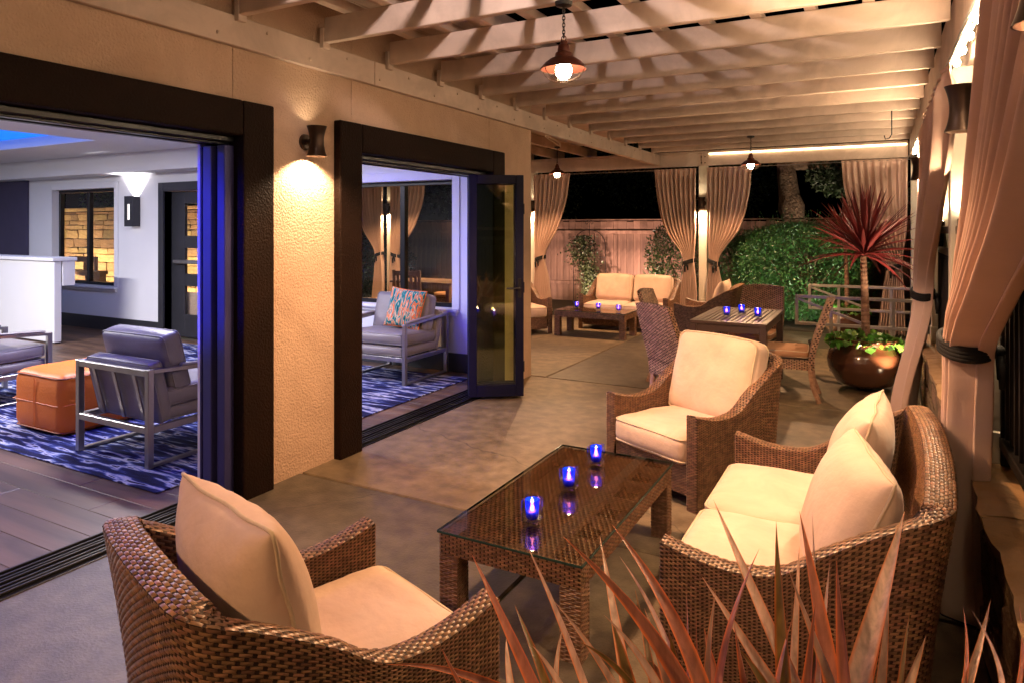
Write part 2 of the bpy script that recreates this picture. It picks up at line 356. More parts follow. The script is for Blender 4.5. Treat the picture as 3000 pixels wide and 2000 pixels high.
for (a, b) in (D1, D2):                       # dark rough surrounds, a few centimetres proud
    s = MB(); xf = WX+.06; xb = WX-.25
    for (y0, y1, z0, z1) in ((a-SW, a, -.02, DH+SW*.9), (b, b+SW, -.02, DH+SW*.9), (a, b, DH, DH+SW*.9)):
        s.box(xb, xf, y0, y1, z0, z1, 0)
    me = s.mesh('door_surround', m_dkstucco)
    o = link('door_surround', me, bld); bv = o.modifiers.new('bevel', 'BEVEL'); bv.width = .012; bv.segments = 2; bv.limit_method = 'ANGLE'
    h = MB(); h.box(WX-.26, WX-.02, a+.004, b-.004, DH-.035, DH-.003, .004); h.box(WX-.20, WX-.16, a+.004, b-.004, DH-.05, DH-.035, .003); h.box(WX-.10, WX-.06, a+.004, b-.004, DH-.05, DH-.035, .003)
    h.build('door_head', m_alu, bld)
    t = MB(); t.box(WX-.25, WX+.015, a+.003, b-.003, -.03, .006, .003)   # ribbed floor track
    for k in range(7): t.box(WX-.235+k*.035, WX-.222+k*.035, a+.004, b-.004, .006, .018+.004*(k in (0, 3, 6)), .002)
    t.build('floor_track', m_alu, bld)
jm = MB()                                     # jamb profiles of the near opening, at its right-hand end
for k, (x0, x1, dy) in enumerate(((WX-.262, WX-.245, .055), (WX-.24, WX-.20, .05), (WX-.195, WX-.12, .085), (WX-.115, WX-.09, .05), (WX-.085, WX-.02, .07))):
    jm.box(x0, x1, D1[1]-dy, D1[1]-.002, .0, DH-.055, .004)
jm.build('jamb_profile', M('jamb_painted_blue_light', (.06, .06, .20), (.05, .05, .17), .35, 6, metal=.4), bld)  # the blue light on this dark metal is painted into its colour
cs = MB(); cs.box(WX-.29, WX-.264, D1[1]-.05, D1[1]+.12, 0, DH-.02, .004); cs.build('jamb_casing', m_intw, bld)
# eave over the wall, soffit boards
ev = MB()
ev.box(-5, -2.62, -5, 6.95, 3.21, 3.26, .003)
ev.box(-2.62, -2.59, -5, 6.95, 3.17, 3.30, .003)
ev.build('eave', m_painty, bld)
for k in range(5):
    b = MB(); b.box(-3.37+k*.15, -3.37+k*.15+.142, -5, 6.93, 3.19, 3.208, .003); b.build('soffit_board', m_painty, bld)
# ---- room: end wall with two windows and a door, ceiling with a tray, soffit
EY = 6.50
WIN1 = (-12.33, -10.59, .69, 2.25); WIN2 = (-5.81, -4.26, .70, 2.17); DOOR = (-9.36, -8.1, 0., 2.16)
xs = [-16, WIN1[0], WIN1[1], DOOR[0], DOOR[1], WIN2[0], WIN2[1], WX-.241]
zz = [0, .69, .70, 2.16, 2.17, 2.25, 3.0]
def e_solid(i, j):
    x = (xs[i]+xs[i+1])/2; z = (zz[j]+zz[j+1])/2
    for w in (WIN1, WIN2, DOOR):
        if w[0] < x < w[1] and w[2] < z < w[3]: return False
    return True
cellwall('end_wall', [m_intw], xs, zz, e_solid, lambda i, j: 0., 'y', EY, .18, bld)
ew = MB(); ew.box(-16, WX-.242, EY+.182, EY+.215, -.02, .66, 0); ew.box(-16, WX-.242, EY+.182, EY+.215, 2.3, 3.3, 0)
for (x0, x1) in ((-16, -12.41), (-10.51, -9.44), (-8.02, -5.89), (-4.18, WX-.242)): ew.box(x0, x1, EY+.182, EY+.215, .66, 2.3, 0)
ew.build('outer_render', m_stucco, bld)
b = MB(); b.box(-16, DOOR[0]-.13, EY-.022, EY-.002, 0, .21, .004); b.box(DOOR[1]+.1, WX-.25, EY-.022, EY-.002, 0, .21, .004); b.build('baseboard', m_intb, bld)
b = MB(); b.box(-16, WX-.25, EY-.34, EY-.003, 2.44, 2.76, .004); b.build('soffit', m_intw, bld)
b = MB(); b.box(-16, -8.7, 5.1, EY+.17, 2.72, 2.855, .003); b.box(-8.7, WX-.245, -3, EY+.17, 2.72, 2.855, .003); b.build('ceiling', m_intw, bld)
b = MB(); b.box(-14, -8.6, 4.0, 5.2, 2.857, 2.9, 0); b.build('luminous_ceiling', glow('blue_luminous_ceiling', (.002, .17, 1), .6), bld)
b = MB(); b.box(-16, -8.6, -3, 3.998, 2.857, 2.9, 0); b.build('ceiling', m_intw, bld)
b = MB(); b.box(-16.2, -16, -3, EY, 0, 3.05, 0); b.box(-16, WX-.24, -3.2, -3, 0, 3.05, 0); b.build('room_wall', m_intw, bld)
b = MB(); b.box(-16, -13.05, EY-.05, EY-.003, .2, 2.438, .003); b.build('accent_panel', m_intblue, bld)
def window(w, name='window'):
    x0, x1, z0, z1 = w; f = MB(); y = EY+.10; t = .05
    for (a0, a1, c0, c1) in ((x0, x1, z0, z0+t), (x0, x1, z1-t, z1), (x0, x0+t, z0+t, z1-t), (x1-t, x1, z0+t, z1-t)): f.box(a0+.002, a1-.002, y, y+.07, c0+.002, c1-.002, .003)
    xm = (x0+x1)/2; f.box(xm-.035, xm+.035, y-.012, y+.06, z0+t, z1-t, .003)
    fr = f.build('window', m_alu, bld)
    for (a0, a1, yy) in ((x0+t, xm-.03, .045), (xm+.03, x1-t, .022)):
        p = MB(); p.box(a0, a1, y+yy, y+yy+.006, z0+t, z1-t, 0); p.build('pane', m_glass, fr)
    s = MB(); s.box(x0-.09, x1+.09, EY-.07, EY+.098, z0-.035, z0-.001, .006); s.box(x0-.07, x1+.07, EY-.035, EY-.002, z0-.075, z0-.036, .004); s.build('sill', m_intw, fr)
    s = MB()
    for (a0, a1, c0, c1) in ((x0-.10, x0, z0, z1+.1), (x1, x1+.10, z0, z1+.1), (x0, x1, z1, z1+.1)): s.box(a0, a1, EY-.014, EY-.002, c0+.001, c1, .003)
    s.build('casing', m_intw, fr)
window(WIN1); window(WIN2)
# door in the end wall: dark frame, four glazed lights, push bar
f = MB()
for (a0, a1, c0, c1) in ((DOOR[0]-.12, DOOR[0], 0, 2.29), (DOOR[1], DOOR[1]+.1, 0, 2.29), (DOOR[0], DOOR[1], 2.162, 2.29)): f.box(a0, a1, EY-.03, EY+.178, c0, c1, .006)
f.build('door_frame', m_intb, bld)
d = MB(); yl, yh = EY+.10, EY+.15; x0, x1 = DOOR[0]+.015, DOOR[1]-.015
d.box(x0, x0+.30, yl, yh, .01, 2.15, .003); d.box(x1-.2, x1, yl, yh, .01, 2.15, .003)
rails = [(.01, .36), (.72, .90), (1.12, 1.30), (1.62, 1.72), (2.02, 2.15)]
rails = [(.01, .34), (.76, .94), (1.32, 1.50), (1.98, 2.15)]
for a, c in rails: d.box(x0+.30, x1-.2, yl+.001, yh-.001, a, c, .003)
dl = d.build('door', m_intb, bld)
for (a, c) in zip([r[1] for r in rails[:-1]], [r[0] for r in rails[1:]]):
    p = MB(); p.box(x0+.30, x1-.2, EY+.12, EY+.126, a, c, 0); p.build('pane', m_glass, dl)
h = MB(); h.box(x0+.12, x1-.06, EY+.03, EY+.07, 1.09, 1.15, .006); h.box(x0+.14, x0+.2, EY+.07, EY+.1, 1.1, 1.14, .003); h.build('push_bar', m_steel, dl)
# folded door leaves stacked at the far opening
st = thing('folding_door', 'stack of dark framed glass door leaves folded out beside far opening', 'door', (WX-.02, 5.46, 0), 0)
ang = R(35); m_leaf = M('leaf_painted_blue_light', (.006, .006, .028), (.005, .005, .022), .5, 6, spec=.15); m_lglass = glass_mat('tinted_leaf_glass', (.93, .97, .87), .03)  # frames tinted navy so the blue light sits in their base colour
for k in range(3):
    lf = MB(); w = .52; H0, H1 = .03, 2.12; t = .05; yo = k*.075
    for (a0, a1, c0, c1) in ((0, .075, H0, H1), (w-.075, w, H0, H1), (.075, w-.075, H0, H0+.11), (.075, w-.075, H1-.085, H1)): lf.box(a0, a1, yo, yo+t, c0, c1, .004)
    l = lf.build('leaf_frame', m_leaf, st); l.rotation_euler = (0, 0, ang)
    p = MB(); p.box(.075, w-.075, yo+.02, yo+.026, H0+.11, H1-.085, 0); p.build('pane', m_lglass, l)
    if k == 0:
        h = MB(); h.tube([(w-.04, 0, 1.05), (w-.04, -.045, 1.05)], .009); h.tube([(w-.04, -.045, 1.05), (w-.17, -.045, 1.05)], .009); h.box(w-.055, w-.025, -.008, -.0005, .96, 1.14, .002); h.build('handle', m_alu, l)
    else:
        h = MB()
        for z in (.3, 1.05, 1.8): h.tube([(w+.006, yo-.012, z-.05), (w+.006, yo-.012, z+.05)], .011)
        h.build('hinge', m_alu, l)
# ---- interior floor of planks
fb = MB(); fb.box(-16, WX-.252, -3, EY+.2, -.05, -.02, 0)
ifl = tag(fb.build('interior_floor', m_intb), kind='structure')
pm = []
for k in range(5):
    b = MB(); b.box(-.5, .5, -.094, .094, -.016, 0, .0025); pm.append(b.mesh('plank', m_plank))
y = 1.07; row = 0; rr = random.Random(3)
while y < EY-.05:
    x = -15.5+rr.random()*1.5
    while x < WX-.27:
        Lp = rr.choice((1.5, 1.8, 2.1)); x1 = min(x+Lp, WX-.256)
        if x1 > -9.6+ (0 if y < 4 else -3) and x1-x > .1: link('plank', pm[rr.randrange(5)], ifl, ((x+x1)/2, y, 0), (0, 0, 0 if rr.random() < .5 else PI), (x1-x-.004, 1, 1))
        x += Lp
    y += .19; row += 1

# ================================================================ PERGOLA
per = thing('pergola', 'cream painted timber pergola of rafters and battens over the patio', 'pergola')
RZ0, RZ1 = 2.87, 3.04; XR = .40
RY = [2.79+.695*k for k in range(-5, 13)]
rm = MB()
rm.bar((-1.84, 0, 0), (1.84, 0, 0), .048, RZ1-RZ0, .005); rme = rm.mesh('rafter', m_paint)
for y in RY: link('rafter', rme, per, (-1.46, y, (RZ0+RZ1)/2), (0, 0, 0 if random.random() < .5 else PI))
hg = MB(); hg.box(-3.335, -3.30, -.032, .032, RZ0-.035, RZ0+.10, .003); hm = hg.mesh('joist_hanger', m_paint)
for y in RY: link('joist_hanger', hm, per, (0, y, 0))
bm_ = MB(); bm_.box(-.035, .035, -.9, 11.9, RZ1+.001, RZ1+.065, .004); bme = bm_.mesh('batten', m_painty)
bx = -3.1
while bx < .7: link('batten', bme, per, (bx, 0, 0)); bx += .338
b = MB(); b.box(WX+.003, WX+.045, -.9, 4.02, 2.69, RZ0-.002, .004)
b.box(WX+.003, WX+.045, 4.026, 8, 2.69, RZ0-.002, .004); b.box(WX-.035, WX+.044, 8.004, 11.58, 2.69, RZ0-.002, .004)
for k in range(26):
    y = 1.2+k*.36; z = 2.74+.08*(k % 2); b.add(MB().ball((WX+.046, y, z), .011, 8).v[0], MB().ball((0, 0, 0), .01, 8).f[0])
b.build('ledger_board', m_painty, per)
b = MB(); b.box(.40, .445, -.9, 11.9, 2.68, 3.02, .004); b.build('side_beam', m_painty, per)
b = MB(); b.box(.51, .555, -.9, 11.9, 2.68, 3.02, .004); b.build('side_beam', m_painty, per)
b = MB(); b.box(-2.63, .38, 11.62, 11.70, 2.66, RZ0-.002, .004); b.build('end_beam', m_paint, per)
b = MB(); b.box(-5.85, -2.636, 11.62, 11.70, 2.66, RZ0-.002, .004); b.build('end_beam', m_paint, per)
b = MB(); b.box(-10.6, -5.856, 11.62, 11.70, 2.66, RZ0-.002, .004); b.build('end_beam', m_paint, per)
b = MB(); b.box(-10.6, .38, 11.60, 11.74, RZ0, RZ0+.04, .003); b.build('beam_cap', m_paint, per)
for k in range(10):
    x = -4.05-.66*k; b = MB(); b.box(-.024, .024, 6.96, 12.1, RZ0+.042, RZ0+.2, .01); link('rafter', b.mesh('rafter', m_painty), per, (x, 0, 0))
b = MB(); b.box(-10.8, -3.45, 6.95, 11.3, RZ0+.205, RZ0+.23, 0); b.build('roof_sheet', m_painty, per)
def post(x, y, z0, w=.14):
    p = MB(); p.box(-w/2, w/2, -w/2, w/2, z0, 2.678 if y < 11 and x > 0 else 2.658, .006); p.box(-w/2-.008, w/2+.008, -w/2-.008, w/2+.008, z0, z0+.14, .005)
    return link('post', p.mesh('post', m_white), per, (x, y, 0))
for x in (-9.2, -5.81, -2.60): post(x, 11.66, -.02)
post(.48, 11.62, -.02)
SP = [.15, 1.9, 3.65, 5.40, 7.15]
for y in SP: post(.478, y, .605, .13)
for (x, z) in ((-2.5, .38), (-5.72, .38)):
    b = MB(); b.box(x-.035-.1, x+.035-.1, 11.568, 11.58, z-.06, z+.06, .003); b.build('outlet_cover', m_white, per)
b = MB()
for dx in (-.03, .03):
    for dz in (.05, .15): b.add(MB().ball((-2.6+dx, 11.618, 2.66+dz), .011, 8).v[0], MB().ball((0, 0, 0), .01, 8).f[0])
b.build('bolt', m_bronze, per)
# conduit under the rear roof, small hook
b = MB(); b.tube([(-3.46, 7.2, 2.80), (-3.9, 8.2, 2.86), (-4.1, 9.1, 2.86), (-4.45, 9.9, 2.905)], .012); b.tube([(-3.46, 7.4, 2.82), (-4.0, 8.4, 2.86), (-4.45, 9.9, 2.905)], .009); b.build('conduit', m_white, per)
b = MB(); b.tube([(.12, 8.35, RZ0), (.12, 8.35, 2.62), (.10, 8.35, 2.58), (.06, 8.35, 2.57), (.05, 8.35, 2.61)], .006); b.build('hook', m_iron, per)

# ================================================================ LOW STONE WALL, RAILING (right side)
sv = []
def stone_mesh(seed, n=4):
    r = np.random.default_rng(seed); b = MB(); b.obox((0, 0, 0), (1, 1, 1), None, .09)
    v = b.v[0]; v += r.normal(0, .035, v.shape); return b
for k in range(8): sv.append((stone_mesh(k).mesh('stone', m_stone), stone_mesh(k+20).mesh('stone', m_stonep)))
def stone_face(parent, mats_i, length, h, place, hmin=.07, hmax=.15, lmin=.16, lmax=.42, seed=1):
    r = random.Random(seed); z = 0.
    while z < h-.03:
        ch = min(r.uniform(hmin, hmax), h-z)
        if h-z-ch < .04: ch = h-z
        x = -r.random()*.2
        while x < length:
            L = r.uniform(lmin, lmax); x1 = min(x+L, length); x0 = max(x, 0)
            if x1-x0 > .05: place(sv[r.randrange(8)][mats_i], (x0+x1)/2, z+ch/2, x1-x0-.010, ch-.009, r.uniform(.07, .105), r)
            x += L
        z += ch
sw = thing('low_stone_wall', 'low wall of stacked brown stone with sandstone cap on right side', 'wall')
b = MB(); b.box(.395, .72, -1.5, 7.55, -.03, .545, 0); b.build('wall_core', m_joint, sw)
stone_face(sw, 0, 9.0, .545, lambda me, x, z, L, H, D, r: link('stone', me, sw, (.40, -1.45+x, z), (0, 0, 0), (D, L, H)), seed=2)
stone_face(sw, 0, .3, .545, lambda me, x, z, L, H, D, r: link('stone', me, sw, (.41+x, 7.55, z), (0, 0, 0), (L, D, H)), seed=4)
y = -1.6; k = 0; rr = random.Random(5)
while y < 7.58:
    L = rr.uniform(.6, 1.0); y1 = min(y+L, 7.62)
    nx, ny = 8, 16; b = MB(); rg = np.random.default_rng(k+50)
    X0, X1 = .325, .80
    top = np.zeros((nx, ny, 3)); bot = np.zeros((nx, ny, 3))
    ex = .008*np.sin(np.linspace(0, 7, ny)+k)+.004*np.sin(np.linspace(0, 19, ny)+2*k)+rg.normal(0, .0015, ny)
    for i in range(nx):
        for j in range(ny):
            xx = X0+(X1-X0)*i/(nx-1); yy = y+.006+(y1-y-.012)*j/(ny-1)
            if i == 0: xx += ex[j]
            if i == 0: zt = .595
            else: zt = .604+rg.normal(0, .0015)
            top[i, j] = (xx, yy, zt); bot[i, j] = (xx+(0.012 if i == 0 else 0), yy, .548)
    b.grid(top); b.grid(bot, flip=True)
    for (A, B) in ((top[0], bot[0]), (bot[-1], top[-1]), (bot[:, 0], top[:, 0]), (top[:, -1], bot[:, -1])): b.grid(np.stack([A, B], 0))
    b.build('cap_stone', m_cap, sw); y = y1; k += 1
def railing(y0, y1, label):
    t = thing('metal_railing', label, 'railing', (.478, y0, .607), 0, 'railings on the low stone wall'); L = y1-y0
    for nm, z, w, h in (('bottom_rail', .07, .045, .05), ('mid_rail', .80, .045, .05), ('top_rail', .97, .07, .055)):
        b = MB(); b.box(-w/2, w/2, .001, L-.001, z, z+h, .004); b.build(nm, m_iron if z < .9 else m_slat, t)
    n = max(3, int(L/.105)); b = MB(); b.box(-.008, .008, -.008, .008, .12, .80, .002); me = b.mesh('baluster', m_iron)
    for k in range(n): link('baluster', me, t, (0, (k+.5)*L/n, 0))
    b = MB(); b.box(-.02, .02, .001, .032, .0, .97, .003); b.build('end_upright', m_iron, t)
    b = MB(); b.box(-.02, .02, L-.032, L-.001, 0, .97, .003); b.build('end_upright', m_iron, t)
for a, c, lb in ((5.465, 7.085, 'black metal railing farthest along the low stone wall'), (3.715, 5.335, 'black metal railing behind the near curtain on stone wall'), (1.965, 3.585, 'black metal railing nearest the camera on stone wall'), (.215, 1.835, 'black metal railing beside the foreground plant, on the stone wall')):
    railing(a, c, lb)
# ================================================================ FENCE
fn = thing('board_fence', 'brown weathered board fence along the back of the garden', 'fence', (0, 14.25, 0))
fm = []
for k in range(4):
    b = MB(); b.box(-.0735, .0735, -.011, .011, -.05, 1.76, .003); fm.append(b.mesh('board', m_fence))
x = -12.0; k = 0
while x < 3: link('board', fm[k % 4], fn, (x, random.uniform(-.004, .004), random.uniform(-.012, .012))); x += .151; k += 1
for z in (.35, 1.49): b = MB(); b.box(-12.1, 3, -.05, -.016, z, z+.07, .003); b.build('rail', m_fence, fn)
b = MB(); b.box(-12.1, 3, -.06, .045, 1.78, 1.81, .004); b.build('cap_rail', m_fence, fn)
# stone wall outside the room's far window
s2 = thing('stacked_stone_wall', 'golden stacked stone garden wall seen through the lounge window', 'wall', (-19.5, 9.7, 0))
b = MB(); b.box(0, 9.2, .04, .35, -.05, 2.02, 0); b.build('wall_core', m_joint, s2)
stone_face(s2, 1, 9.0, 2.0, lambda me, x, z, L, H, D, r: link('stone', me, s2, (x, .04, z), (0, 0, 0), (L, D*1.4, H)), .10, .24, .3, .75, 9)
for k in range(8): b = MB(); b.box(k*1.15+.005, k*1.15+1.145, -.08, .40, 2.02, 2.10, .012); b.build('cap_stone', m_stonep, s2)
# ================================================================ FIXTURES
m_bulb = glow('lit_bulb', (1, .80, .52), 60)
m_bulbs = glow('lit_string_bulb', (1, .74, .46), 210)
m_inner = M('shade_inner', (.62, .30, .12), (.6, .28, .11), .5)
def sconce(loc, face, label, name='wall_sconce', power=30, up=0, cone=120, color=WARM2):
    """flared can on a round back plate; face = rotation about Z of the outward direction (0 = +X)"""
    t = thing(name, label, 'wall lamp', loc, face, 'flared wall sconces')
    b = MB(); n = 20
    b.tube([(0, 0, 0), (.018, 0, 0)], [.055, .05], 20); b.tube([(.018, 0, 0), (.05, 0, 0)], .016, 10); b.build('back_plate', m_bronze, t, True, 40)
    pr = []
    for k in range(13): z = -.1+.2*k/12; pr.append((.046+.020*(abs(z)/.1)**2, z))
    pi_ = [(r-.004, z) for r, z in pr[::-1]]
    b = MB(); b.lathe(pr+pi_+[pr[0]], 28, (.105, 0, 0)); b.build('can', m_bronze, t, True, 40)
    b = MB(); b.lathe([(.0005, -.058), (.036, -.055), (.036, .05 if up else .02), (.0005, .052 if up else .021)], 16, (.105, 0, 0)); b.build('bulb', m_bulb, t, True)
    lamp('sconce_light', 'SPOT', (.105, 0, -.075), power, color, t, .03, (-.12, 0, -1), cone, .5)
    if up: lamp('sconce_light', 'SPOT', (.105, 0, .08), up, color, t, .03, (-.0, 0, 1), 150, .5)
    return t
sconce((WX, 3.36, 2.19), 0, 'bronze flared sconce glowing on stucco pillar between the openings', power=32, cone=135)
sconce((WX, -2.4, 2.19), 0, 'added bronze sconce on the stucco wall behind the camera', power=60)  # unseen, added to light the near furniture
sconce((.413, 3.60, 2.14), PI+R(25), 'large bronze sconce at near right, glowing above and below beside curtain', power=45, up=90)
sconce((.413, 1.75, 2.14), PI, 'added bronze sconce on post above the foreground plant', power=95, up=80)  # unseen, added for light on the near seats from the right
sconce((-2.60, 11.59, 2.03), -PI/2, 'bronze sconce on white post between two curtains', power=58)
sconce((-5.76, 11.59, 2.03), -PI/2, 'bronze sconce on the post beside the folded door', power=58)
sconce((-9.2, 11.59, 2.03), -PI/2, 'bronze sconce on post seen through the lounge window', power=58)
sconce((-13.5, 6.717, 2.35), PI/2, 'added bronze sconce on outside of end wall facing stone wall', power=160, cone=150)  # unseen, added to throw warm light towards the stone wall
sconce((.413, 7.0, 2.14), PI, 'added bronze sconce on post behind the middle right curtain', power=30, up=60)  # unseen, added for glow on the right side posts and rafters
# pendants
def chain(b, x, y, z0, z1, s=.026):
    n = int((z1-z0)/(s*.78))+1; an = np.arange(10)*2*PI/10
    for k in range(n):
        z = z0+(z1-z0)*(k+.5)/n; c = np.cos(an)*s*.32; d = np.sin(an)*s*.56
        P = np.stack([c if k % 2 else c*0, c*0 if k % 2 else c, d], -1)+np.array([x, y, z]); b.tube(P, .0026, 5, True)
def pendant(loc, top, label, power):
    t = thing('pendant_lamp', label, 'pendant lamp', loc, 0, 'hanging barn pendants'); H = top-loc[2]
    b = MB(); chain(b, 0, 0, .155, H-.02); b.lathe([(.001, H), (.05, H), (.045, H-.02), (.001, H-.03)], 16); b.build('chain', m_iron, t)
    pr = [(.0005, .135), (.018, .135), (.02, .12), (.03, .11), (.034, .09), (.034, .075), (.046, .068), (.05, .045), (.075, .035), (.105, .012), (.125, -.012), (.13, -.016), (.128, -.02), (.1, .004), (.07, .026), (.04, .036), (.0005, .036)]
    b = MB(); an = np.arange(12)*2*PI/12; b.tube(np.stack([np.cos(an)*.014, an*0, .148+np.sin(an)*.016], -1), .003, 6, True); b.lathe(pr, 32); b.build('shade', m_red, t, True, 35)
    b = MB(); b.ball((0, 0, -.028), .046, 16, 1.15); b.build('bulb', m_bulb, t, True)
    b = MB()
    for k in range(6):
        a = k*PI/3; b.tube([(math.cos(a)*r, math.sin(a)*r, z) for r, z in ((.127, -.02), (.115, -.045), (.088, -.07), (.05, -.085), (.03, -.088))], .0022, 5)
    an = np.arange(24)*2*PI/24
    for r, z in ((.03, -.088), (.128, -.022)): b.tube(np.stack([np.cos(an)*r, np.sin(an)*r, an*0+z], -1), .0024, 5, True)
    b.build('wire_guard', m_bronze, t)
    lamp('pendant_light', 'SPOT', (0, 0, -.10), power, WARM, t, .035, (0, 0, -1), 152, .25)
m_red = M('oxide_red_enamel', (.12, .03, .018), (.09, .022, .013), .4, 8, metal=.3)
pendant((-1.54, 3.47, 2.52), RZ0, 'nearest wire caged pendant hanging from rafters at top centre', 160)
pendant((-1.54, 9.74, 2.50), RZ0, 'caged pendant hanging above the dining table far end', 125)
pendant((-4.52, 9.93, 2.50), RZ0+.04, 'caged pendant hanging above the far coffee table', 125)
pendant((-1.54, -.65, 2.52), RZ0, 'added caged pendant hanging from rafters behind the camera', 70)  # unseen, added to fill the near seats and the upper wall
pendant((-7.6, 9.93, 2.50), RZ0+.04, 'added caged pendant above the wooden table behind the lounge', 150)  # unseen, added to brighten the curtains beyond the window
# string lights under the side beam
sl = thing('string_light', 'string of bright bulbs running under the right side beam', 'string light')
b = MB(); b.tube([(.425, -.5+k*.2, 2.672-.006*(k % 2)) for k in range(62)], .004, 5); b.build('cable', m_iron, sl)
b = MB(); b.ball((0, 0, 0), .02, 10, 1.3); bme = b.mesh('bulb', m_bulbs, True)
for k in range(34): link('bulb', bme, sl, (.425, -.4+k*.34, 2.645))
# unseen flood lamp on the roof battens, assumed from batten shadows across the rafters
fl = thing('assumed_floodlight', 'assumed small flood lamp clamped on the battens over the patio, out of frame', 'assumed_floodlight', (-2.0, 1.9, 3.12))
b = MB(); b.box(-.02, .02, -.02, .02, 0, .40, .003); b.box(-.08, .08, -.08, .08, -.012, .005, .003); b.build('stand', m_iron, fl)
b = MB(); b.box(-.11, .11, -.07, .0, .40, .56, .006); b.build('housing', m_iron, fl)
b = MB(); b.box(-.095, .095, .001, .006, .415, .545, 0); b.build('lens', glow('flood_lens', (1, .9, .85), 20), fl)
lamp('flood_beam', 'SPOT', (0, .05, .48), 62, (1, .78, .72), fl, .10, (.12, 1, -.22), 120, .3)
# ---- added room lamps
cl = thing('added_ceiling_panel', 'added ceiling light panel inside the lounge above the chairs', 'ceiling light', (-6.2, 4.2, 2.716))  # unseen panel added for white light in the room
b = MB(); b.box(-.9, .9, -.12, .12, -.02, 0, .004); b.build('diffuser', glow('cool_panel', (.86, .84, 1), 10), cl)
a = bpy.data.lights.new('panel_light', 'AREA'); a.energy = 50; a.color = (1, .96, .97); a.shape = 'RECTANGLE'; a.size = 1.7; a.size_y = .2
ao = bpy.data.objects.new('panel_light', a); col.objects.link(ao); ao.parent = cl; ao.location = (0, 0, -.03)
cl2 = thing('added_ceiling_panel', 'added ceiling light panel inside the lounge above the counter', 'ceiling light', (-9.6, 1.9, 2.854))  # second unseen panel, added to light the end wall
b = MB(); b.box(-1.2, 1.2, -.1, .1, -.02, 0, .004); b.build('diffuser', bpy.data.materials['cool_panel'], cl2)
a = bpy.data.lights.new('panel_light', 'AREA'); a.energy = 240; a.color = (1, .96, .98); a.shape = 'RECTANGLE'; a.size = 2.4; a.size_y = .2
ao = bpy.data.objects.new('panel_light', a); col.objects.link(ao); ao.parent = cl2; ao.location = (0, 0, -.03)
bl = thing('added_blue_strip', 'added blue light strip along the lounge ceiling above the near opening', 'light strip', (-5.3, 1.2, 2.70))  # unseen strip added as a source of blue light
b = MB(); b.box(-.03, .03, -1.5, 5.2, -.02, .015, .003); b.build('diffuser', glow('blue_strip', (.02, .06, 1), 6), bl)
a = bpy.data.lights.new('blue_light', 'AREA'); a.energy = 35; a.color = (.015, .02, 1); a.shape = 'RECTANGLE'; a.size = .06; a.size_y = 6.4
ao = bpy.data.objects.new('blue_light', a); col.objects.link(ao); ao.parent = bl; ao.location = (0, 1.85, -.03)
# box sconce on the end wall
bs = thing('box_sconce', 'dark rectangular sconce washing light up the white lounge wall', 'wall lamp', (-10.04, EY-.002, 1.87))
b = MB()
b.box(-.10, -.075, -.13, 0, -.23, .23, .003); b.box(.075, .10, -.13, 0, -.23, .23, .003); b.box(-.075, .075, -.13, -.115, -.23, -.13, .002); b.box(-.075, .075, -.13, -.115, .11, .23, .002); b.box(-.075, -.035, -.13, -.115, -.13, .11, .002); b.box(.035, .075, -.13, -.115, -.13, .11, .002)
b.build('housing', m_intb, bs)
b = MB(); b.box(-.07, .07, -.11, -.095, -.2, .2, 0); b.build('diffuser', glow('sconce_panel', (1, .92, .86), .6), bs)
lamp('box_sconce_light', 'SPOT', (0, -.05, .2), 26, (1, .93, .95), bs, .03, (0, .15, 1), 110, .6)
# garden spotlights
def garden_spot(loc, aim, power, color, label, cone=70):
    t = thing('added_spotlight', label, 'spotlight', loc, 0, 'added garden spotlights')
    q = Vector(aim).normalized(); b = MB(); b.tube([(0, 0, 0), (0, 0, .08)], .008); b.build('stake', m_iron, t)
    p = Vector((0, 0, .11)); b = MB(); b.tube([p-q*.05, p+q*.05], [.03, .038], 14); b.build('head', m_iron, t)
    b = MB(); b.tube([p+q*.051, p+q*.054], .034, 14); b.build('lens', glow('spot_lens', color, 15), t)
    lamp('spot_beam', 'SPOT', p+q*.07, power, color, t, .02, q, cone, .5)
garden_spot((-.78, 9.75, 0), (-.45, 3.0, .75), 140, (.9, 1, .7), 'added spotlight by the handrails, aimed at the round shrub', 52)  # lamp added to brighten the shrub
garden_spot((.20, 7.28, 0), (-.30, .50, 1.6), 75, WARM2, 'assumed small spotlight beside the curtain hem, aimed at the potted plant', 90)  # unseen lamp, assumed from the palm's shadow on the rafters

for x, lb in ((-5.1, 'added spotlight in the planting bed near the trellis'), (-3.9, 'added spotlight in the planting bed behind far loveseat'), (-7.6, 'added spotlight in planting bed behind the wooden table')): garden_spot((x, 12.6, 0), (.15, 1.0, .75), 125, (1, .60, .50), lb, 110)  # unseen lamps added to brighten the fence
for x, lb in ((-17.3, 'added spotlight at foot of the golden stone wall, left one'), (-15.6, 'added spotlight at foot of the golden stone wall, middle one'), (-12.9, 'added spotlight at foot of the golden stone wall, right one')): garden_spot((x, 8.3, 0), (0, 1.0, .75), 190, WARM2, lb, 110)  # unseen lamps added so the stone wall shows through the window

# blue lamp added inside, out of view, to turn jamb and door leaves blue
bw = thing('added_blue_lamp', 'added blue light on a stand inside the near opening', 'added lamp', (-4.35, .35, 0))
b = MB(); b.lathe([(.0005, 0), (.14, 0), (.14, .015), (.02, .03), (.016, 1.62), (.0005, 1.63)], 20); b.build('stand', m_iron, bw, True, 40)
b = MB(); b.box(-.13, .13, -.06, 0, 1.6, 1.9, .008); b.build('housing', m_iron, bw)
b = MB(); b.box(-.115, .115, .001, .006, 1.615, 1.885, 0); b.build('lens', glow('blue_lens', (.02, .03, 1), 8), bw)
lamp('blue_wash', 'SPOT', (0, .03, 1.75), 260, (.03, .03, 1), bw, .10, (.25, 1, -.12), 30, .5)

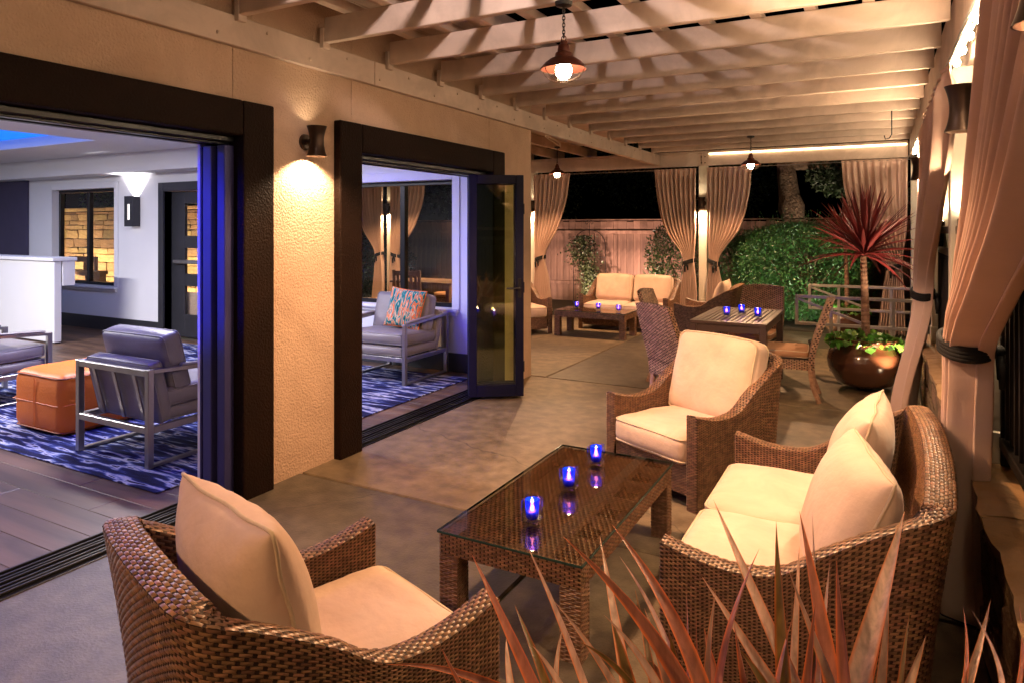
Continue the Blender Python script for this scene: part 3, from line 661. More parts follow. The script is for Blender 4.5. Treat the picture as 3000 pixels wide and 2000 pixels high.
def post_light(y, label):  # unseen lamps, assumed from the hot spot on one post
    t = thing('assumed_uplight', label, 'spotlight', (.478, y-.13, 1.632), 0, 'assumed uplights on the railing'); b = MB(); b.lathe([(.0005, 0), (.03, 0), (.03, .045), (.022, .05), (.0005, .05)], 14); b.build('body', m_bronze, t, True, 40)
    b = MB(); b.lathe([(.0005, .052), (.02, .0515)], 12); b.build('lens', m_bulb, t); lamp('uplight_beam', 'SPOT', (0, 0, .07), 14, WARM2, t, .02, (-.1, .35, 1), 90, .5)
post_light(5.40, 'assumed small uplight on top rail in front of the middle post'); post_light(7.15, 'assumed small uplight on top rail in front of the far side post')

garden_spot((-.85, 14.55, 0), (-.6, .7, 2.0), 150, (1, .78, .55), 'added spotlight behind round shrub, aimed up the tree trunk', 60)  # unseen lamp added to lift the dark trunk

b = MB(); b.tube([(-2.50, 11.603, 2.853), (.36, 11.603, 2.853)], .011, 8); tag(b.build('rope_light', glow('rope_glow', (1, .72, .42), 5)), 'glowing rope light along top of the far right end beam', 'rope light')
# ================================================================ WICKER
def weave(mb, f, nu, nv, h=.0038, flip=False, seed=0):
    nu = max(2, int(nu)); nv = max(1, int(nv))
    I, J = np.meshgrid(np.arange(-1, nu), np.arange(nv), indexing='ij'); k = (I+J) % 2 == 0; I = I[k]; J = J[k]; n = len(I)
    du = np.array([-.32, .02, .98, 1.32]); hu = np.array([-.35, 1, 1, -.35]); dv = np.array([.05, .5, .95]); hv = np.array([.35, 1, .35])
    r = np.random.default_rng(seed+nu)
    U = np.clip((I[:, None]+.0+du[None])/nu, 0, 1)[:, :, None]+np.zeros((1, 1, 3))
    V = ((J[:, None]+dv[None])/nv)[:, None, :]+np.zeros((1, 4, 1))
    H = h*(hu[:, None]*hv[None])[None]*r.uniform(.75, 1.2, (n, 1, 1))
    e = 1e-3
    P = f(U, V); Pu = f(np.clip(U+e, 0, 1), V)-f(np.clip(U-e, 0, 1), V); Pv = f(U, np.clip(V+e, 0, 1))-f(U, np.clip(V-e, 0, 1))
    N = np.cross(Pu, Pv); N /= np.linalg.norm(N, axis=-1, keepdims=True)+1e-12
    if flip: N = -N
    Q = (P+N*H[..., None]).reshape(-1, 3)
    a = np.array([[i*3+j, (i+1)*3+j, (i+1)*3+j+1, i*3+j+1] for i in range(3) for j in range(2)])
    if flip: a = a[:, ::-1]
    F = (a[None]+np.arange(n)[:, None, None]*12).reshape(-1, 4)
    return mb.add(Q, F)
def plane_f(o, ux, vx):
    o = np.array(o, float); ux = np.array(ux, float); vx = np.array(vx, float)
    return lambda U, V: o+U[..., None]*ux+V[..., None]*vx
SU, SV = .015, .0080
def weave_plane(mb, o, ux, vx, su=SU, sv=SV, h=.0036):
    weave(mb, plane_f(o, ux, vx), np.linalg.norm(ux)/su, np.linalg.norm(vx)/sv, h)
def weave_box(mb, x0, x1, y0, y1, z0, z1, su=SU, sv=SV, top=False, faces='fblr', h=.0034):
    if 'f' in faces: weave_plane(mb, (x0, y0, z0), (x1-x0, 0, 0), (0, 0, z1-z0), su, sv, h)
    if 'b' in faces: weave_plane(mb, (x1, y1, z0), (x0-x1, 0, 0), (0, 0, z1-z0), su, sv, h)
    if 'l' in faces: weave_plane(mb, (x0, y1, z0), (0, y0-y1, 0), (0, 0, z1-z0), su, sv, h)
    if 'r' in faces: weave_plane(mb, (x1, y0, z0), (0, y1-y0, 0), (0, 0, z1-z0), su, sv, h)
    if top: weave_plane(mb, (x0, y0, z1), (x1-x0, 0, 0), (0, y1-y0, 0), su, sv, h)

# ---------------------------------------------------------------- cushions
def noise3(P, seed, k=3.):
    r = np.random.default_rng(seed); s = 0
    for q in range(5):
        w = r.normal(0, k*(1+q*.6), 3); s = s+np.sin(P@w+r.uniform(0, 6.28))/(1+q*.6)
    return s/3
def box_cushion(w, d, h, r=.05, puff=.02, seed=0, wr=.007, n=30):
    """soft box: (mesh builder of body, mesh builder of piping), centred at the origin, w along x, d along y"""
    b = MB(); hf = np.array([w, d, h])/2; r = min(r, h*.42)
    def shape(p):
        core = np.clip(p, -(hf-r), hf-r); dv = p-core; L = np.linalg.norm(dv, axis=-1, keepdims=True)
        q = core+dv/np.maximum(L, 1e-9)*np.minimum(r, np.maximum(L, r))
        x, y, z = q[..., 0]/hf[0], q[..., 1]/hf[1], q[..., 2]/hf[2]
        q = q.copy(); q[..., 2] += np.sign(z)*puff*(1-np.clip(x, -1, 1)**4)*(1-np.clip(y, -1, 1)**4)*np.clip(abs(z)*1.3, 0, 1)
        bul = .014*(1-np.clip(z, -1, 1)**2); q[..., 0] += np.sign(x)*bul*(abs(x) > .5)*(1-y**2); q[..., 1] += np.sign(y)*bul*(abs(y) > .5)*(1-x**2)
        q[..., 2] += wr*(noise3(q, seed, 8)+.35*noise3(q, seed+50, 24))*(np.abs(z) > .5)-.012*np.exp(-((x-.1)**2+(y+.1)**2)*3)*(z > .5); return q
    t = np.linspace(-1, 1, n); t = np.sign(t)*(1-(1-abs(t))**1.5); s = np.linspace(-1, 1, 8)
    def face(a, bx, c, sg, ta, tb, flip):
        P = np.zeros((len(ta), len(tb), 3)); P[..., a] = ta[:, None]*hf[a]; P[..., bx] = tb[None]*hf[bx]; P[..., c] = sg*hf[c]
        b.grid(shape(P), flip)
    face(0, 1, 2, 1, t, t, False); face(0, 1, 2, -1, t, t, True)
    face(0, 2, 1, -1, t, s, False); face(0, 2, 1, 1, t, s, True); face(1, 2, 0, 1, t, s, False); face(1, 2, 0, -1, t, s, True)
    pbs = []
    for zz in (1, -1):
        L = []; pb = MB(); pbs.append(pb)
        q = r*.42
        for k in range(4):
            cx = (hf[0]-r)*(1, -1, -1, 1)[k]; cyy = (hf[1]-r)*(1, 1, -1, -1)[k]
            for a in np.linspace(0, PI/2, 6): aa = a+k*PI/2; L.append((cx+math.cos(aa)*(r*.93), cyy+math.sin(aa)*(r*.93), zz*(hf[2]-r*.38)))
        L = np.array(L); out = []
        for i in range(len(L)):
            p, q2 = L[i], L[(i+1) % len(L)]; k = 8 if np.linalg.norm(q2-p) > .1 else 1
            for j in range(k): out.append(p+(q2-p)*j/k)
        out = np.array(out)
        x, y = out[:, 0]/hf[0], out[:, 1]/hf[1]
        out[:, 2] += zz*puff*.25*(1-np.clip(x, -1, 1)**4)*(1-np.clip(y, -1, 1)**4)+.25*wr*noise3(out, seed, 9)
        pb.tube(out, .0055, 6, True)
    return b, pbs
def pillow(w, h, t, seed=0, n=30, wr=.006, pinch=.07):
    """knife-edge pillow standing in the xz plane, thickness along y; centred"""
    u = np.linspace(-1, 1, n); u = np.sin(u*PI/2); U, V = np.meshgrid(u, u, indexing='ij')
    def outl(U, V): return U*w/2*(1-pinch*(1-V**2)), V*h/2*(1-pinch*(1-U**2))
    X, Z = outl(U, V); T = t/2*((1-U**2)*(1-V**2))**.42
    b = MB()
    for sg in (-1, 1):
        Y = sg*T; P = np.stack([X, Y, Z], -1)
        edge = 1-np.maximum(abs(U), abs(V))
        P[..., 1] += sg*wr*noise3(P, seed+sg, 10)*np.clip(edge*4, 0, 1)+sg*.004*np.sin(18*U+seed)*np.clip(1-edge*3, 0, 1)*np.clip(edge*12, 0, 1)
        b.grid(P, flip=(sg > 0))
    pb = MB(); L = []
    for k in range(4):
        for a in np.linspace(-1, 1, 22)[:-1]: L.append(((a, -1), (1, a), (-a, 1), (-1, -a))[k])
    L = np.array(L); x, z = outl(L[:, 0], L[:, 1]); P = np.stack([x*1.004, .004*np.sin(9*x+seed)+.003*np.sin(31*z+x*25), z*1.004], -1); pb.tube(P, .0055, 6, True)
    return b, pb
def put(bp, name, parent, loc, rot=(0, 0, 0), m=None, mp=None):
    o = bp[0].build(name, m or m_cush, parent, True); o.location = loc; o.rotation_euler = rot
    for q in (bp[1] if isinstance(bp[1], list) else [bp[1]]): q.build('piping', mp or m_pipe, o, True)
    return o

# ---------------------------------------------------------------- lounge seat (faces +Y, origin on the floor)
def lounge(name, label, cat, W, group, seats=1, D=.78, th=.075, su=SU, sv=SV):
    t = thing(name, label, cat, (0, 0, 0), 0, group)
    hw, hd = W/2, D/2; rc = .09
    pts = [(hw, hd)]
    pts += [(hw, -hd+rc)]+[(hw-rc+rc*math.cos(a), -hd+rc-rc*math.sin(a)) for a in np.linspace(.2, PI/2, 5)]
    pts += [(-hw+rc-rc*math.sin(a), -hd+rc-rc*math.cos(a)) for a in np.linspace(0, PI/2, 6)]+[(-hw, hd)]
    P = np.array(pts); seg = np.linalg.norm(np.diff(P, axis=0), axis=1); S = np.concatenate([[0], np.cumsum(seg)]); Lt = S[-1]
    ss = np.linspace(0, Lt, 400); PX = np.interp(ss, S, P[:, 0]); PY = np.interp(ss, S, P[:, 1])
    ker = np.ones(9)/9
    tx = np.gradient(PX); ty = np.gradient(PY); l = np.hypot(tx, ty); nx = -ty/l; ny = tx/l     # left of travel = ... inward
    nx = -nx; ny = -ny
    if nx[10]*PX[10] > 0: nx = -nx; ny = -ny
    def path(s, off):
        return np.interp(s, ss, PX)+off*np.interp(s, ss, nx), np.interp(s, ss, PY)+off*np.interp(s, ss, ny)
    def top(x, y):
        tt = np.clip((hd-y)/D, 0, 1)
        z = .545-.045*np.sin(np.clip(tt/.62, 0, 1)*PI)+.245*sm(tt, .42, 1.04)**1.15
        bk = sm(tt, .93, 1.0); return z+bk*.028*(1-(x/hw)**2)
    def flare(x, y, z):
        bk = sm(-y, hd-.30, hd-.02); return y-bk*.035*(1-(x/hw)**2)-bk*.075*np.clip((z-.2)/.6, 0, 1)**1.3
    def zb(s): 
        a = np.abs(((s/Lt)*1.0)); side = (D-rc)/Lt
        c = np.minimum.reduce([np.abs(a), np.abs(a-side), np.abs(a-(1-side)), np.abs(a-1)])
        return .085*sm(c, .035, .07)
    def surf(off, z0f, z1off=0):
        def f(U, V):
            s = U*Lt; x, y = path(s, off); xo, yo = path(s, 0.); zt = top(xo, yo)+z1off; z0 = z0f(s); z = z0+(zt-z0)*V
            return np.stack([x, flare(x, y, z), z], -1)
        return f
    fo = surf(0., zb); fi = surf(th, lambda s: s*0+.22)
    def ft(U, V):
        s = U*Lt; xo, yo = path(s, 0.); x, y = path(s, th*V); zt = top(xo, yo)+.006*np.sin(PI*V); return np.stack([x, flare(x, y, zt), zt], -1)
    nu = int(Lt/su)
    g = np.linspace(0, 1, 90); v2 = np.linspace(0, 1, 9); G, V2 = np.meshgrid(g, v2, indexing='ij')
    b = MB(); b.grid(fo(G, V2)); b.grid(fi(G, V2), True); b.grid(ft(G, V2[:, :])); 
    for e, fl in ((0., False), (1., True)):
        A = fo(np.full(9, e), v2); B = fi(np.full(9, e), v2); B = B.copy(); B[:, 2] = A[:, 2]; b.grid(np.stack([A, B], 0), fl)
    b.box(-hw+th, hw-th, -hd+th, hd-.02, .215, .245, 0)
    b.build('frame', m_wickb, t)
    w = MB()
    weave(w, fo, nu, .62/sv, flip=True); weave(w, fi, nu, .42/sv); weave(w, ft, nu, th/sv*.85, seed=3, flip=True)
    for sg in (-1, 1):                                  # arm fronts
        xa, xb = (hw-th, hw) if sg > 0 else (-hw, -hw+th); zt = float(top(hw, hd))
        weave_plane(w, (xb, hd+.001, 0), (xa-xb, 0, 0), (0, 0, zt), su, sv)
    weave_plane(w, (hw-th, hd-.018, .075), (-(W-2*th), 0, 0), (0, 0, .17), su, sv)
    b = MB(); b.box(-hw+th, hw-th, hd-.045, hd-.0195, .07, .245, 0); b.build('front_rail', m_wickb, t)
    o = w.build('weave', m_wick, t, True); o['kind'] = 'stuff'
    iw = W-2*th-.012; sw_ = iw/seats
    for k in range(seats):
        xc = -iw/2+sw_*(k+.5)
        put(box_cushion(sw_-.004, D-th+.0, .165, .05, .018, seed=k+seats*3), 'seat_cushion', t, (xc, (th)/2+.022, .245+.0865))
    return t, iw, sw_
def back_cushion(t, bp, x, y=-.20, z=.60, tilt=14, rz=0, roll=0): return put(bp, 'back_cushion', t, (x, y, z), (R(tilt), R(roll), R(rz)))

chairA, iw, _ = lounge('wicker_armchair', 'brown wicker armchair nearest the camera at lower left, back turned', 'armchair', .76, 'woven lounge armchairs')
kA = [o for o in kids(chairA)]
def make_arm(label, loc, facing, cush):
    c = copy_tree(chairA, None, loc, facing-PI/2, label); cush(c); return c
A_ = (-1.46, 1.485, 0); fA = math.atan2(.807, .285)
copyB = make_arm('brown wicker armchair at centre facing camera across the glass coffee table', (-1.06, 4.42, 0), math.atan2(-.67, -.355),
    lambda c: put(box_cushion(.63, .54, .17, .06, .03, 11, .011), 'back_cushion', c, (0, -.235, .635), (R(90+16), 0, 0)))
copyI = make_arm('wicker armchair at far left, half hidden by folded door', (-4.98, 9.5, 0), math.atan2(-.6, .8),
    lambda c: back_cushion(c, pillow(.56, .5, .2, 3), 0))
copyJ = make_arm('wicker armchair with one upright pillow in front of white post', (-2.2, 10.1, 0), PI,
    lambda c: back_cushion(c, pillow(.54, .5, .22, 5), 0, -.2, .62))
chairA.location = A_; chairA.rotation_euler = (0, 0, fA-PI/2)
back_cushion(chairA, pillow(.56, .54, .26, 1, pinch=.06), .02, -.20, .64, 14, 3)
love, lw, ls = lounge('wicker_loveseat', 'large wicker loveseat at right with two leaning pillows', 'loveseat', 1.46, 'woven loveseats', 2)
love2 = copy_tree(love, None, (-3.55, 10.62, 0), PI, 'wicker loveseat against the back fence, two upright cushions')
for k, s in enumerate((-1, 1)): put(box_cushion(.62, .44, .16, .07, .028, 21+k, .006), 'back_cushion', love2, (s*.325, -.22, .63), (R(90+14), 0, 0))
love.location = (-.27, 3.03, 0); love.rotation_euler = (0, 0, PI/2)
back_cushion(love, pillow(.64, .50, .25, 7, pinch=.025), .33, -.19, .615, 17, -4)
back_cushion(love, pillow(.62, .49, .26, 9, pinch=.025), -.34, -.17, .60, 19, 12)

# ---------------------------------------------------------------- coffee tables
m_edge = M('glass_edge', (.03, .07, .06), (.02, .05, .045), .08, 4, spec=.8)
def coffee(label, L, W, loc, rz, H=.375):
    t = thing('coffee_table', label, 'coffee table', loc, rz, 'woven coffee tables'); hx, hy = L/2, W/2; lw = .085; ap = .095
    b = MB(); b.box(-hx+.006, hx-.006, -hy+.006, hy-.006, H-ap, H-.014, 0); 
    b.build('apron', m_wickb, t)
    w = MB(); weave_box(w, -hx+.004, hx-.004, -hy+.004, hy-.004, H-ap, H-.012, top=False, su=.018)
    weave(w, plane_f((-hx+.01, -hy+.01, H-.0135), (L-.02, 0, 0), (0, W-.02, 0)), L/.022, W/.012, .003)
    o = w.build('weave', m_wick, t, True); o['kind'] = 'stuff'
    lb = MB(); lb.box(-lw/2+.003, lw/2-.003, -lw/2+.003, lw/2-.003, 0, H-ap, 0); weave_box(lb, -lw/2, lw/2, -lw/2, lw/2, 0, H-ap, su=.02)
    lm = lb.mesh('leg', m_wick)
    for sx in (-1, 1):
        for sy in (-1, 1): link('leg', lm, t, (sx*(hx-lw/2-.004), sy*(hy-lw/2-.004), 0))
    b = MB(); b.box(-hx-.003, hx+.003, -hy-.003, hy+.003, H-.008, H+.001, 0); gt = b.build('glass_top', m_tglass, t)
    b = MB(); e = .0035
    for (x0, x1, y0, y1) in ((-hx-e, hx+e, -hy-e-.002, -hy-e), (-hx-e, hx+e, hy+e, hy+e+.002), (-hx-e-.002, -hx-e, -hy-e, hy+e), (hx+e, hx+e+.002, -hy-e, hy+e)): b.box(x0, x1, y0, y1, H-.0082, H+.0012, 0)
    b.build('polished_edge', m_edge, gt)
    return t
coffee('wicker coffee table with glass top between the armchairs, nearest camera', 1.26, .635, (-1.285, 2.97, 0), PI/2)
coffee('low wicker coffee table in front of the far loveseat', 1.12, .56, (-3.79, 9.72, 0), 0)
m_blue = glass_mat('blue_glass', (.42, .26, .86), .03, .05, 1.4)
_nt = m_blue.node_tree; _o = _nt.nodes['Material Output']; _src = _o.inputs[0].links[0].from_socket
_d = _nt.nodes.new('ShaderNodeBsdfTranslucent'); _d.inputs[0].default_value = (.003, .03, .95, 1); _e = _nt.nodes.new('ShaderNodeBsdfDiffuse'); _e.inputs[0].default_value = (.003, .03, .8, 1)
_a = _nt.nodes.new('ShaderNodeMixShader'); _a.inputs[0].default_value = .35; _nt.links.new(_d.outputs[0], _a.inputs[1]); _nt.links.new(_e.outputs[0], _a.inputs[2])
_m = _nt.nodes.new('ShaderNodeMixShader'); _m.inputs[0].default_value = .55; _nt.links.new(_src, _m.inputs[1]); _nt.links.new(_a.outputs[0], _m.inputs[2]); _nt.links.new(_m.outputs[0], _o.inputs[0])
m_flame = glow('flame', (1, .50, .07), 110)
def candle(loc, rz, label, group, s=1.):
    t = thing('candle_holder', label, 'candle holder', loc, rz, group); a = .039*s; h = .105*s
    b = MB()
    o_ = [(-a*.9, -a*.9), (a*.9, -a*.9), (a*.9, a*.9), (-a*.9, a*.9)]
    b.box(-a*.92, a*.92, -a*.92, a*.92, .001, .016*s, .004)
    for k in range(4):
        p, q = o_[k], o_[(k+1) % 4]; b.bar((p[0], p[1], h*.57), (q[0], q[1], h*.57), .004, h*.86, .0015)
    b.build('outer_glass', m_cglass, t)
    r0, r1 = .027*s, .031*s
    b = MB(); b.lathe([(.0005, .022*s), (r0*.85, .022*s), (r0, .03*s), (r1, h*.96), (r1-.003, h*.96), (r0-.003, .034*s), (.0005, .03*s)], 20); b.build('blue_cup', m_blue, t, True, 40)
    b = MB(); b.lathe([(.0005, .032*s), (r0*.8, .032*s), (r0*.8, .05*s), (.0005, .052*s)], 14); b.build('wax', m_white, t, True, 40)
    # flame glow shows through the cup as a warm drop
    b = MB(); b.lathe([(.0004, .048*s), (.008*s, .054*s), (.0095*s, .062*s), (.006*s, .078*s), (.0004, .094*s)], 10, (0, -r1*.0, 0)); fo_ = b.build('flame', m_flame, t, True)
    lamp('candle_light', 'POINT', (0, 0, h*1.02), .25, WARM, t, .01)
G1 = 'blue candles on the near coffee table'; G2 = 'blue candles on the far coffee table'; G3 = 'blue candles on the dining table'
for (x, y, lb) in ((-1.29, 2.58, 'blue glass candle holder nearest the camera on glass coffee table'), (-1.30, 2.99, 'blue glass candle holder in middle of the near coffee table'), (-1.31, 3.37, 'blue glass candle holder at armchair end of the near coffee table')): candle((x, y, .3765), R(4), lb, G1)
for (x, y, lb) in ((-4.12, 9.78, 'leftmost blue candle holder on the far coffee table'), (-3.74, 9.72, 'middle blue candle holder on the far coffee table'), (-3.40, 9.66, 'rightmost blue candle holder on the far coffee table')): candle((x, y, .3765), R(5), lb, G2)
for (x, y, lb) in ((-1.34, 7.02, 'leftmost blue candle holder on slatted dining table'), (-1.24, 7.28, 'rear middle blue candle holder on slatted dining table'), (-1.05, 7.06, 'rightmost blue candle holder on slatted dining table')): candle((x, y, .7305), R(12), lb, G3)
# ---------------------------------------------------------------- dining set
dt = thing('dining_table', 'dark slatted dining table set with three blue candles', 'table', (-1.265, 7.27, 0))
TW, TL, TH = .71, 1.26, .73
for k in range(13):
    x = -TW/2+.075+(TW-.15)*k/12; b = MB(); b.box(x-.0175, x+.0175, -TL/2+.07, TL/2-.07, TH-.02, TH-.001, .003); b.build('slat', m_slat, dt)
b = MB()
b.box(-TW/2, TW/2, -TL/2, -TL/2+.068, TH-.03, TH, .004); b.box(-TW/2, TW/2, TL/2-.068, TL/2, TH-.03, TH, .004); b.box(-TW/2, -TW/2+.055, -TL/2+.069, TL/2-.069, TH-.03, TH, .004); b.box(TW/2-.055, TW/2, -TL/2+.069, TL/2-.069, TH-.03, TH, .004)
b.build('top_frame', m_slat, dt)
b = MB(); b.box(-TW/2+.02, TW/2-.02, -TL/2+.02, -TL/2+.045, TH-.10, TH-.031, .003); b.box(-TW/2+.02, TW/2-.02, TL/2-.045, TL/2-.02, TH-.10, TH-.031, .003); b.box(-TW/2+.02, -TW/2+.045, -TL/2+.046, TL/2-.046, TH-.10, TH-.031, .003); b.box(TW/2-.045, TW/2-.02, -TL/2+.046, TL/2-.046, TH-.10, TH-.031, .003)
b.build('apron', m_slat, dt)
b = MB(); b.box(-.032, .032, -.032, .032, 0, TH-.031, .004); lm = b.mesh('leg', m_slat)
for sx in (-1, 1):
    for sy in (-1, 1): link('leg', lm, dt, (sx*(TW/2-.034), sy*(TL/2-.034), 0))
def dining_chair(label, group):
    t = thing('dining_chair', label, 'chair', (0, 0, 0), 0, group); w0, w1 = .235, .225   # faces +Y
    def bf(sg, th=.045):
        def f(U, V):
            z = .30+(.94-.30)*V; x = (U-.5)*2*(w0-.012*V+.02*np.sin(PI*V)); y = -.235-.16*np.clip((z-.42)/.52, 0, 1)**1.15+.018*np.cos((U-.5)*PI)*-1*np.clip((z-.5)/.4, 0, 1)
            zt = z+.018*(1-(2*U-1)**2)*V
            return np.stack([x, y+sg*th/2, zt], -1)
        return f
    b = MB(); u = np.linspace(0, 1, 9); U, V = np.meshgrid(u, np.linspace(0, 1, 13), indexing='ij')
    A = bf(1)(U, V); B = bf(-1)(U, V); b.grid(A, True); b.grid(B)
    for q, fl in ((0, False), (-1, True)): b.grid(np.stack([A[q], B[q]], 0), fl)
    b.grid(np.stack([A[:, -1], B[:, -1]], 0), False); b.build('backrest', m_wickb, t)
    w = MB(); su, sv = .022, .0115
    weave(w, bf(1), .47/su, .64/sv, .004, flip=True); weave(w, bf(-1), .47/su, .64/sv, .004)
    def edge(q):
        fa, fb = bf(1), bf(-1)
        return lambda U, V: fa(q+U*0, U)*(1-V[..., None])+fb(q+U*0, U)*V[..., None]
    weave(w, edge(0.), .64/su, .045/sv, .004, flip=True); weave(w, edge(1.), .64/su, .045/sv, .004)
    fa, fb = bf(1), bf(-1); weave(w, lambda U, V: fa(U, U*0+1.)*(1-V[..., None])+fb(U, U*0+1.)*V[..., None], .47/su, 4, .004)
    weave_box(w, -w0, w0, -.23, .235, .30, .395, su, sv); o = w.build('weave', m_wickd, t, True); o['kind'] = 'stuff'
    b = MB(); b.box(-w0+.004, w0-.004, -.226, .231, .30, .40, 0); b.build('seat_frame', m_wickb, t)
    for sx in (-1, 1):
        for fr in (1, 0):
            lg = MB(); x = sx*(w0-.024); ps = [(x, .208, .32), (x, .212, .15), (x, .218, 0)] if fr else [(x, -.22, .36), (x, -.245, .15), (x, -.30, 0)]
            n = 20; P = np.array([[np.interp(k/n, [0, .5, 1], [p[c] for p in ps]) for c in range(3)] for k in range(n+1)])
            # wrapped: small alternating swell along the leg
            lg.tube(P, [(.027-.008*k/n)+.0022*(k % 2) for k in range(n+1)], 10); lg.build('leg', m_wickd, t)
    put(box_cushion(.45, .44, .075, .034, .012, 2, .003), 'seat_cushion', t, (0, .015, .44), m=m_cushb)
    return t
m_cushb = M('tan_canvas', (.50, .27, .15), (.45, .235, .125), .9, 4, 5, .12, 420, 2, spec=.15, bdist=.003)
GD = 'woven dining chairs'
dc = dining_chair('wicker dining chair right of slatted table, side on', GD); dc.location = (-.80, 7.10, 0); dc.rotation_euler = (0, 0, PI/2+R(4))
copy_tree(dc, None, (-1.52, 6.19, 0), math.atan2(.81, .58)-PI/2, 'wicker dining chair at near left of slatted table, back to camera')
copy_tree(dc, None, (-1.86, 7.27, 0), -PI/2, 'wicker dining chair on far left side of slatted table')
copy_tree(dc, None, (-1.23, 8.02, 0), PI+R(-6), 'wicker dining chair at far end of slatted table, facing camera')
copy_tree(dc, None, (-7.25, 8.55, 0), R(-50), 'wicker dining chair seen through the lounge window, back to glass')
copy_tree(dc, None, (-6.7, 10.2, 0), PI-R(10), 'wicker dining chair at far side of wooden table behind window')
copy_tree(dc, None, (-5.55, 9.05, 0), R(70), 'wicker dining chair right of the wooden table behind window')
t = thing('wooden_table', 'brown wooden table outside the lounge window', 'table', (-6.55, 9.4, 0))
for k in range(6): b = MB(); b.box(-.6, .6, -.39+k*.131, -.39+k*.131+.126, .715, .745, .004); b.build('board', m_fence, t)
b = MB(); b.box(-.035, .035, -.035, .035, 0, .712, .004); lm = b.mesh('leg', m_fence)
for sx in (-1, 1):
    for sy in (-1, 1): link('leg', lm, t, (sx*.53, sy*.33, 0))
def slat_chair(loc, rz, label):
    t = thing('wooden_chair', label, 'chair', loc, rz, 'slat backed wooden chairs')
    b = MB(); b.box(-.24, .24, -.22, .24, .42, .45, .004); b.build('seat', m_fence, t)
    for x in (-.215, .215):
        b = MB(); b.bar((x, -.21, 0), (x, -.30, .98), .045, .035, .004, (0, 1, 0)); b.build('leg', m_fence, t); b = MB(); b.box(x-.02, x+.02, .19, .23, 0, .419, .003); b.build('leg', m_fence, t)
    for z in (.93, .55): b = MB(); b.bar((-.235, -.296 if z > .9 else -.262, z), (.235, -.296 if z > .9 else -.262, z), .03, .07, .004, (0, 0, 1)); b.build('back_rail', m_fence, t)
    for k in range(5): x = -.15+.075*k; b = MB(); b.bar((x, -.262, .585), (x, -.294, .90), .045, .014, .002, (0, 1, 0)); b.build('slat', m_fence, t)
slat_chair((-6.35, 8.65, 0), R(8), 'wooden slat back chair seen through lounge window')
# bench set outside far window
t = thing('wooden_bench', 'dark low wooden bench in front of golden stone wall', 'bench', (-15.6, 8.75, 0))
b = MB(); b.box(-.75, .75, -.22, .22, .60, .68, .004); b.build('seat', m_slat, t)
for x in (-.66, .66): b = MB(); b.box(x-.05, x+.05, -.2, .2, 0, .599, .004); b.build('leg', m_slat, t)
b = MB(); b.box(-.60, .45, .14, .18, .86, .98, .004); b.build('back_rail', m_fence, t)
for x in (-.55, 0, .4): b = MB(); b.box(x-.05, x+.05, .14, .18, .681, .859, .004); b.build('back_post', m_fence, t)

# ================================================================ LOUNGE ROOM FURNITURE
def club(label, loc, rz, extra=None):
    """steel framed leather chair, faces +Y, origin floor centre"""
    t = thing('leather_armchair', label, 'armchair', loc, rz, 'steel framed leather armchairs'); w, d = .84, .80; s = .042
    hx, y0, y1 = w/2, -d/2, d/2
    for sx in (-1, 1):
        x = sx*(hx-s/2); b = MB()
        b.box(x-s/2, x+s/2, y0, y0+s, .0, .66, .003); b.box(x-s/2, x+s/2, y1-s, y1, 0, .60, .003)
        b.bar((x, y0+s+.0005, .645), (x, y1, .60), s, .028, .003); b.box(x-s/2+.001, x+s/2-.001, y0+s, y1-s, 0.002, .022, .003); b.box(x-s/2+.001, x+s/2-.001, y0+s, y1-s, .23, .275, .003)
        fr = b.build('side_frame', m_steel, t)
        p = MB(); p.bar((x, y0+.25, .654), (x, y1-.06, .628), .05, .022, .008); p.build('arm_pad', m_leath, t)
    for (ya, za, zc) in ((y0, .612, .655), (y0, .23, .275), (y1-s, .23, .275)):
        b = MB(); b.box(-hx+s, hx-s, ya+.001, ya+s-.001, za, zc, .003); b.build('cross_rail', m_steel, t)
    for k in range(3):
        x = -.23+.23*k; b = MB(); b.bar((x, y0+.02, .614), (x, y0+.10, .275), .035, .012, .002, (0, 1, 0)); b.build('back_slat', m_steel, t)
    bb = MB(); u = box_cushion(w-2*s-.02, .43, .10, .03, .008, 3, .002)
    put(u, 'back_panel', t, (0, y0+.135, .48), (R(90+13), 0, 0), m_leath, m_leath)
    put(box_cushion(w-2*s-.02, d-.18, .10, .03, .006, 4, .002), 'seat_base', t, (0, .06, .325), (0, 0, 0), m_leath, m_leath)
    put(box_cushion(w-2*s-.01, d-.20, .13, .045, .018, 5, .003), 'seat_cushion', t, (0, .07, .44), (R(2), 0, 0), m_leath, m_leath)
    put(box_cushion(w-2*s-.03, .42, .15, .045, .018, 6, .003), 'back_cushion', t, (0, y0+.26, .665), (R(90+14), 0, 0), m_leath, m_leath)
    return t
K = club('grey leather armchair seen from behind through the near opening', (-4.71, 3.26, .012), 0)
copy_tree(K, None, (-7.36, 3.26, .012), 0, 'grey leather armchair at left edge beyond the orange ottoman')
copy_tree(K, None, (-4.68, 6.02, .012), PI, 'grey leather armchair facing out, with a colourful pillow on it')
pl = thing('throw_pillow', 'colourful tropical print throw pillow leaning on the grey armchair', 'pillow', (-4.56, 6.02, .74))
put(pillow(.43, .43, .15, 4), 'cover', pl, (0, 0, 0), (R(-16), R(6), R(8)), m_palm, m_orange)
ot = thing('ottoman', 'orange leather cube ottoman on the blue rug', 'ottoman', (-5.86, 3.30, .012))
bp = box_cushion(.67, .66, .46, .06, .018, 8, .006); put((bp[0], bp[1]), 'body', ot, (0, 0, .235), m=m_orange, mp=M('ottoman_seam', (.40, .10, .02), (.35, .08, .015), .5))
b = MB()
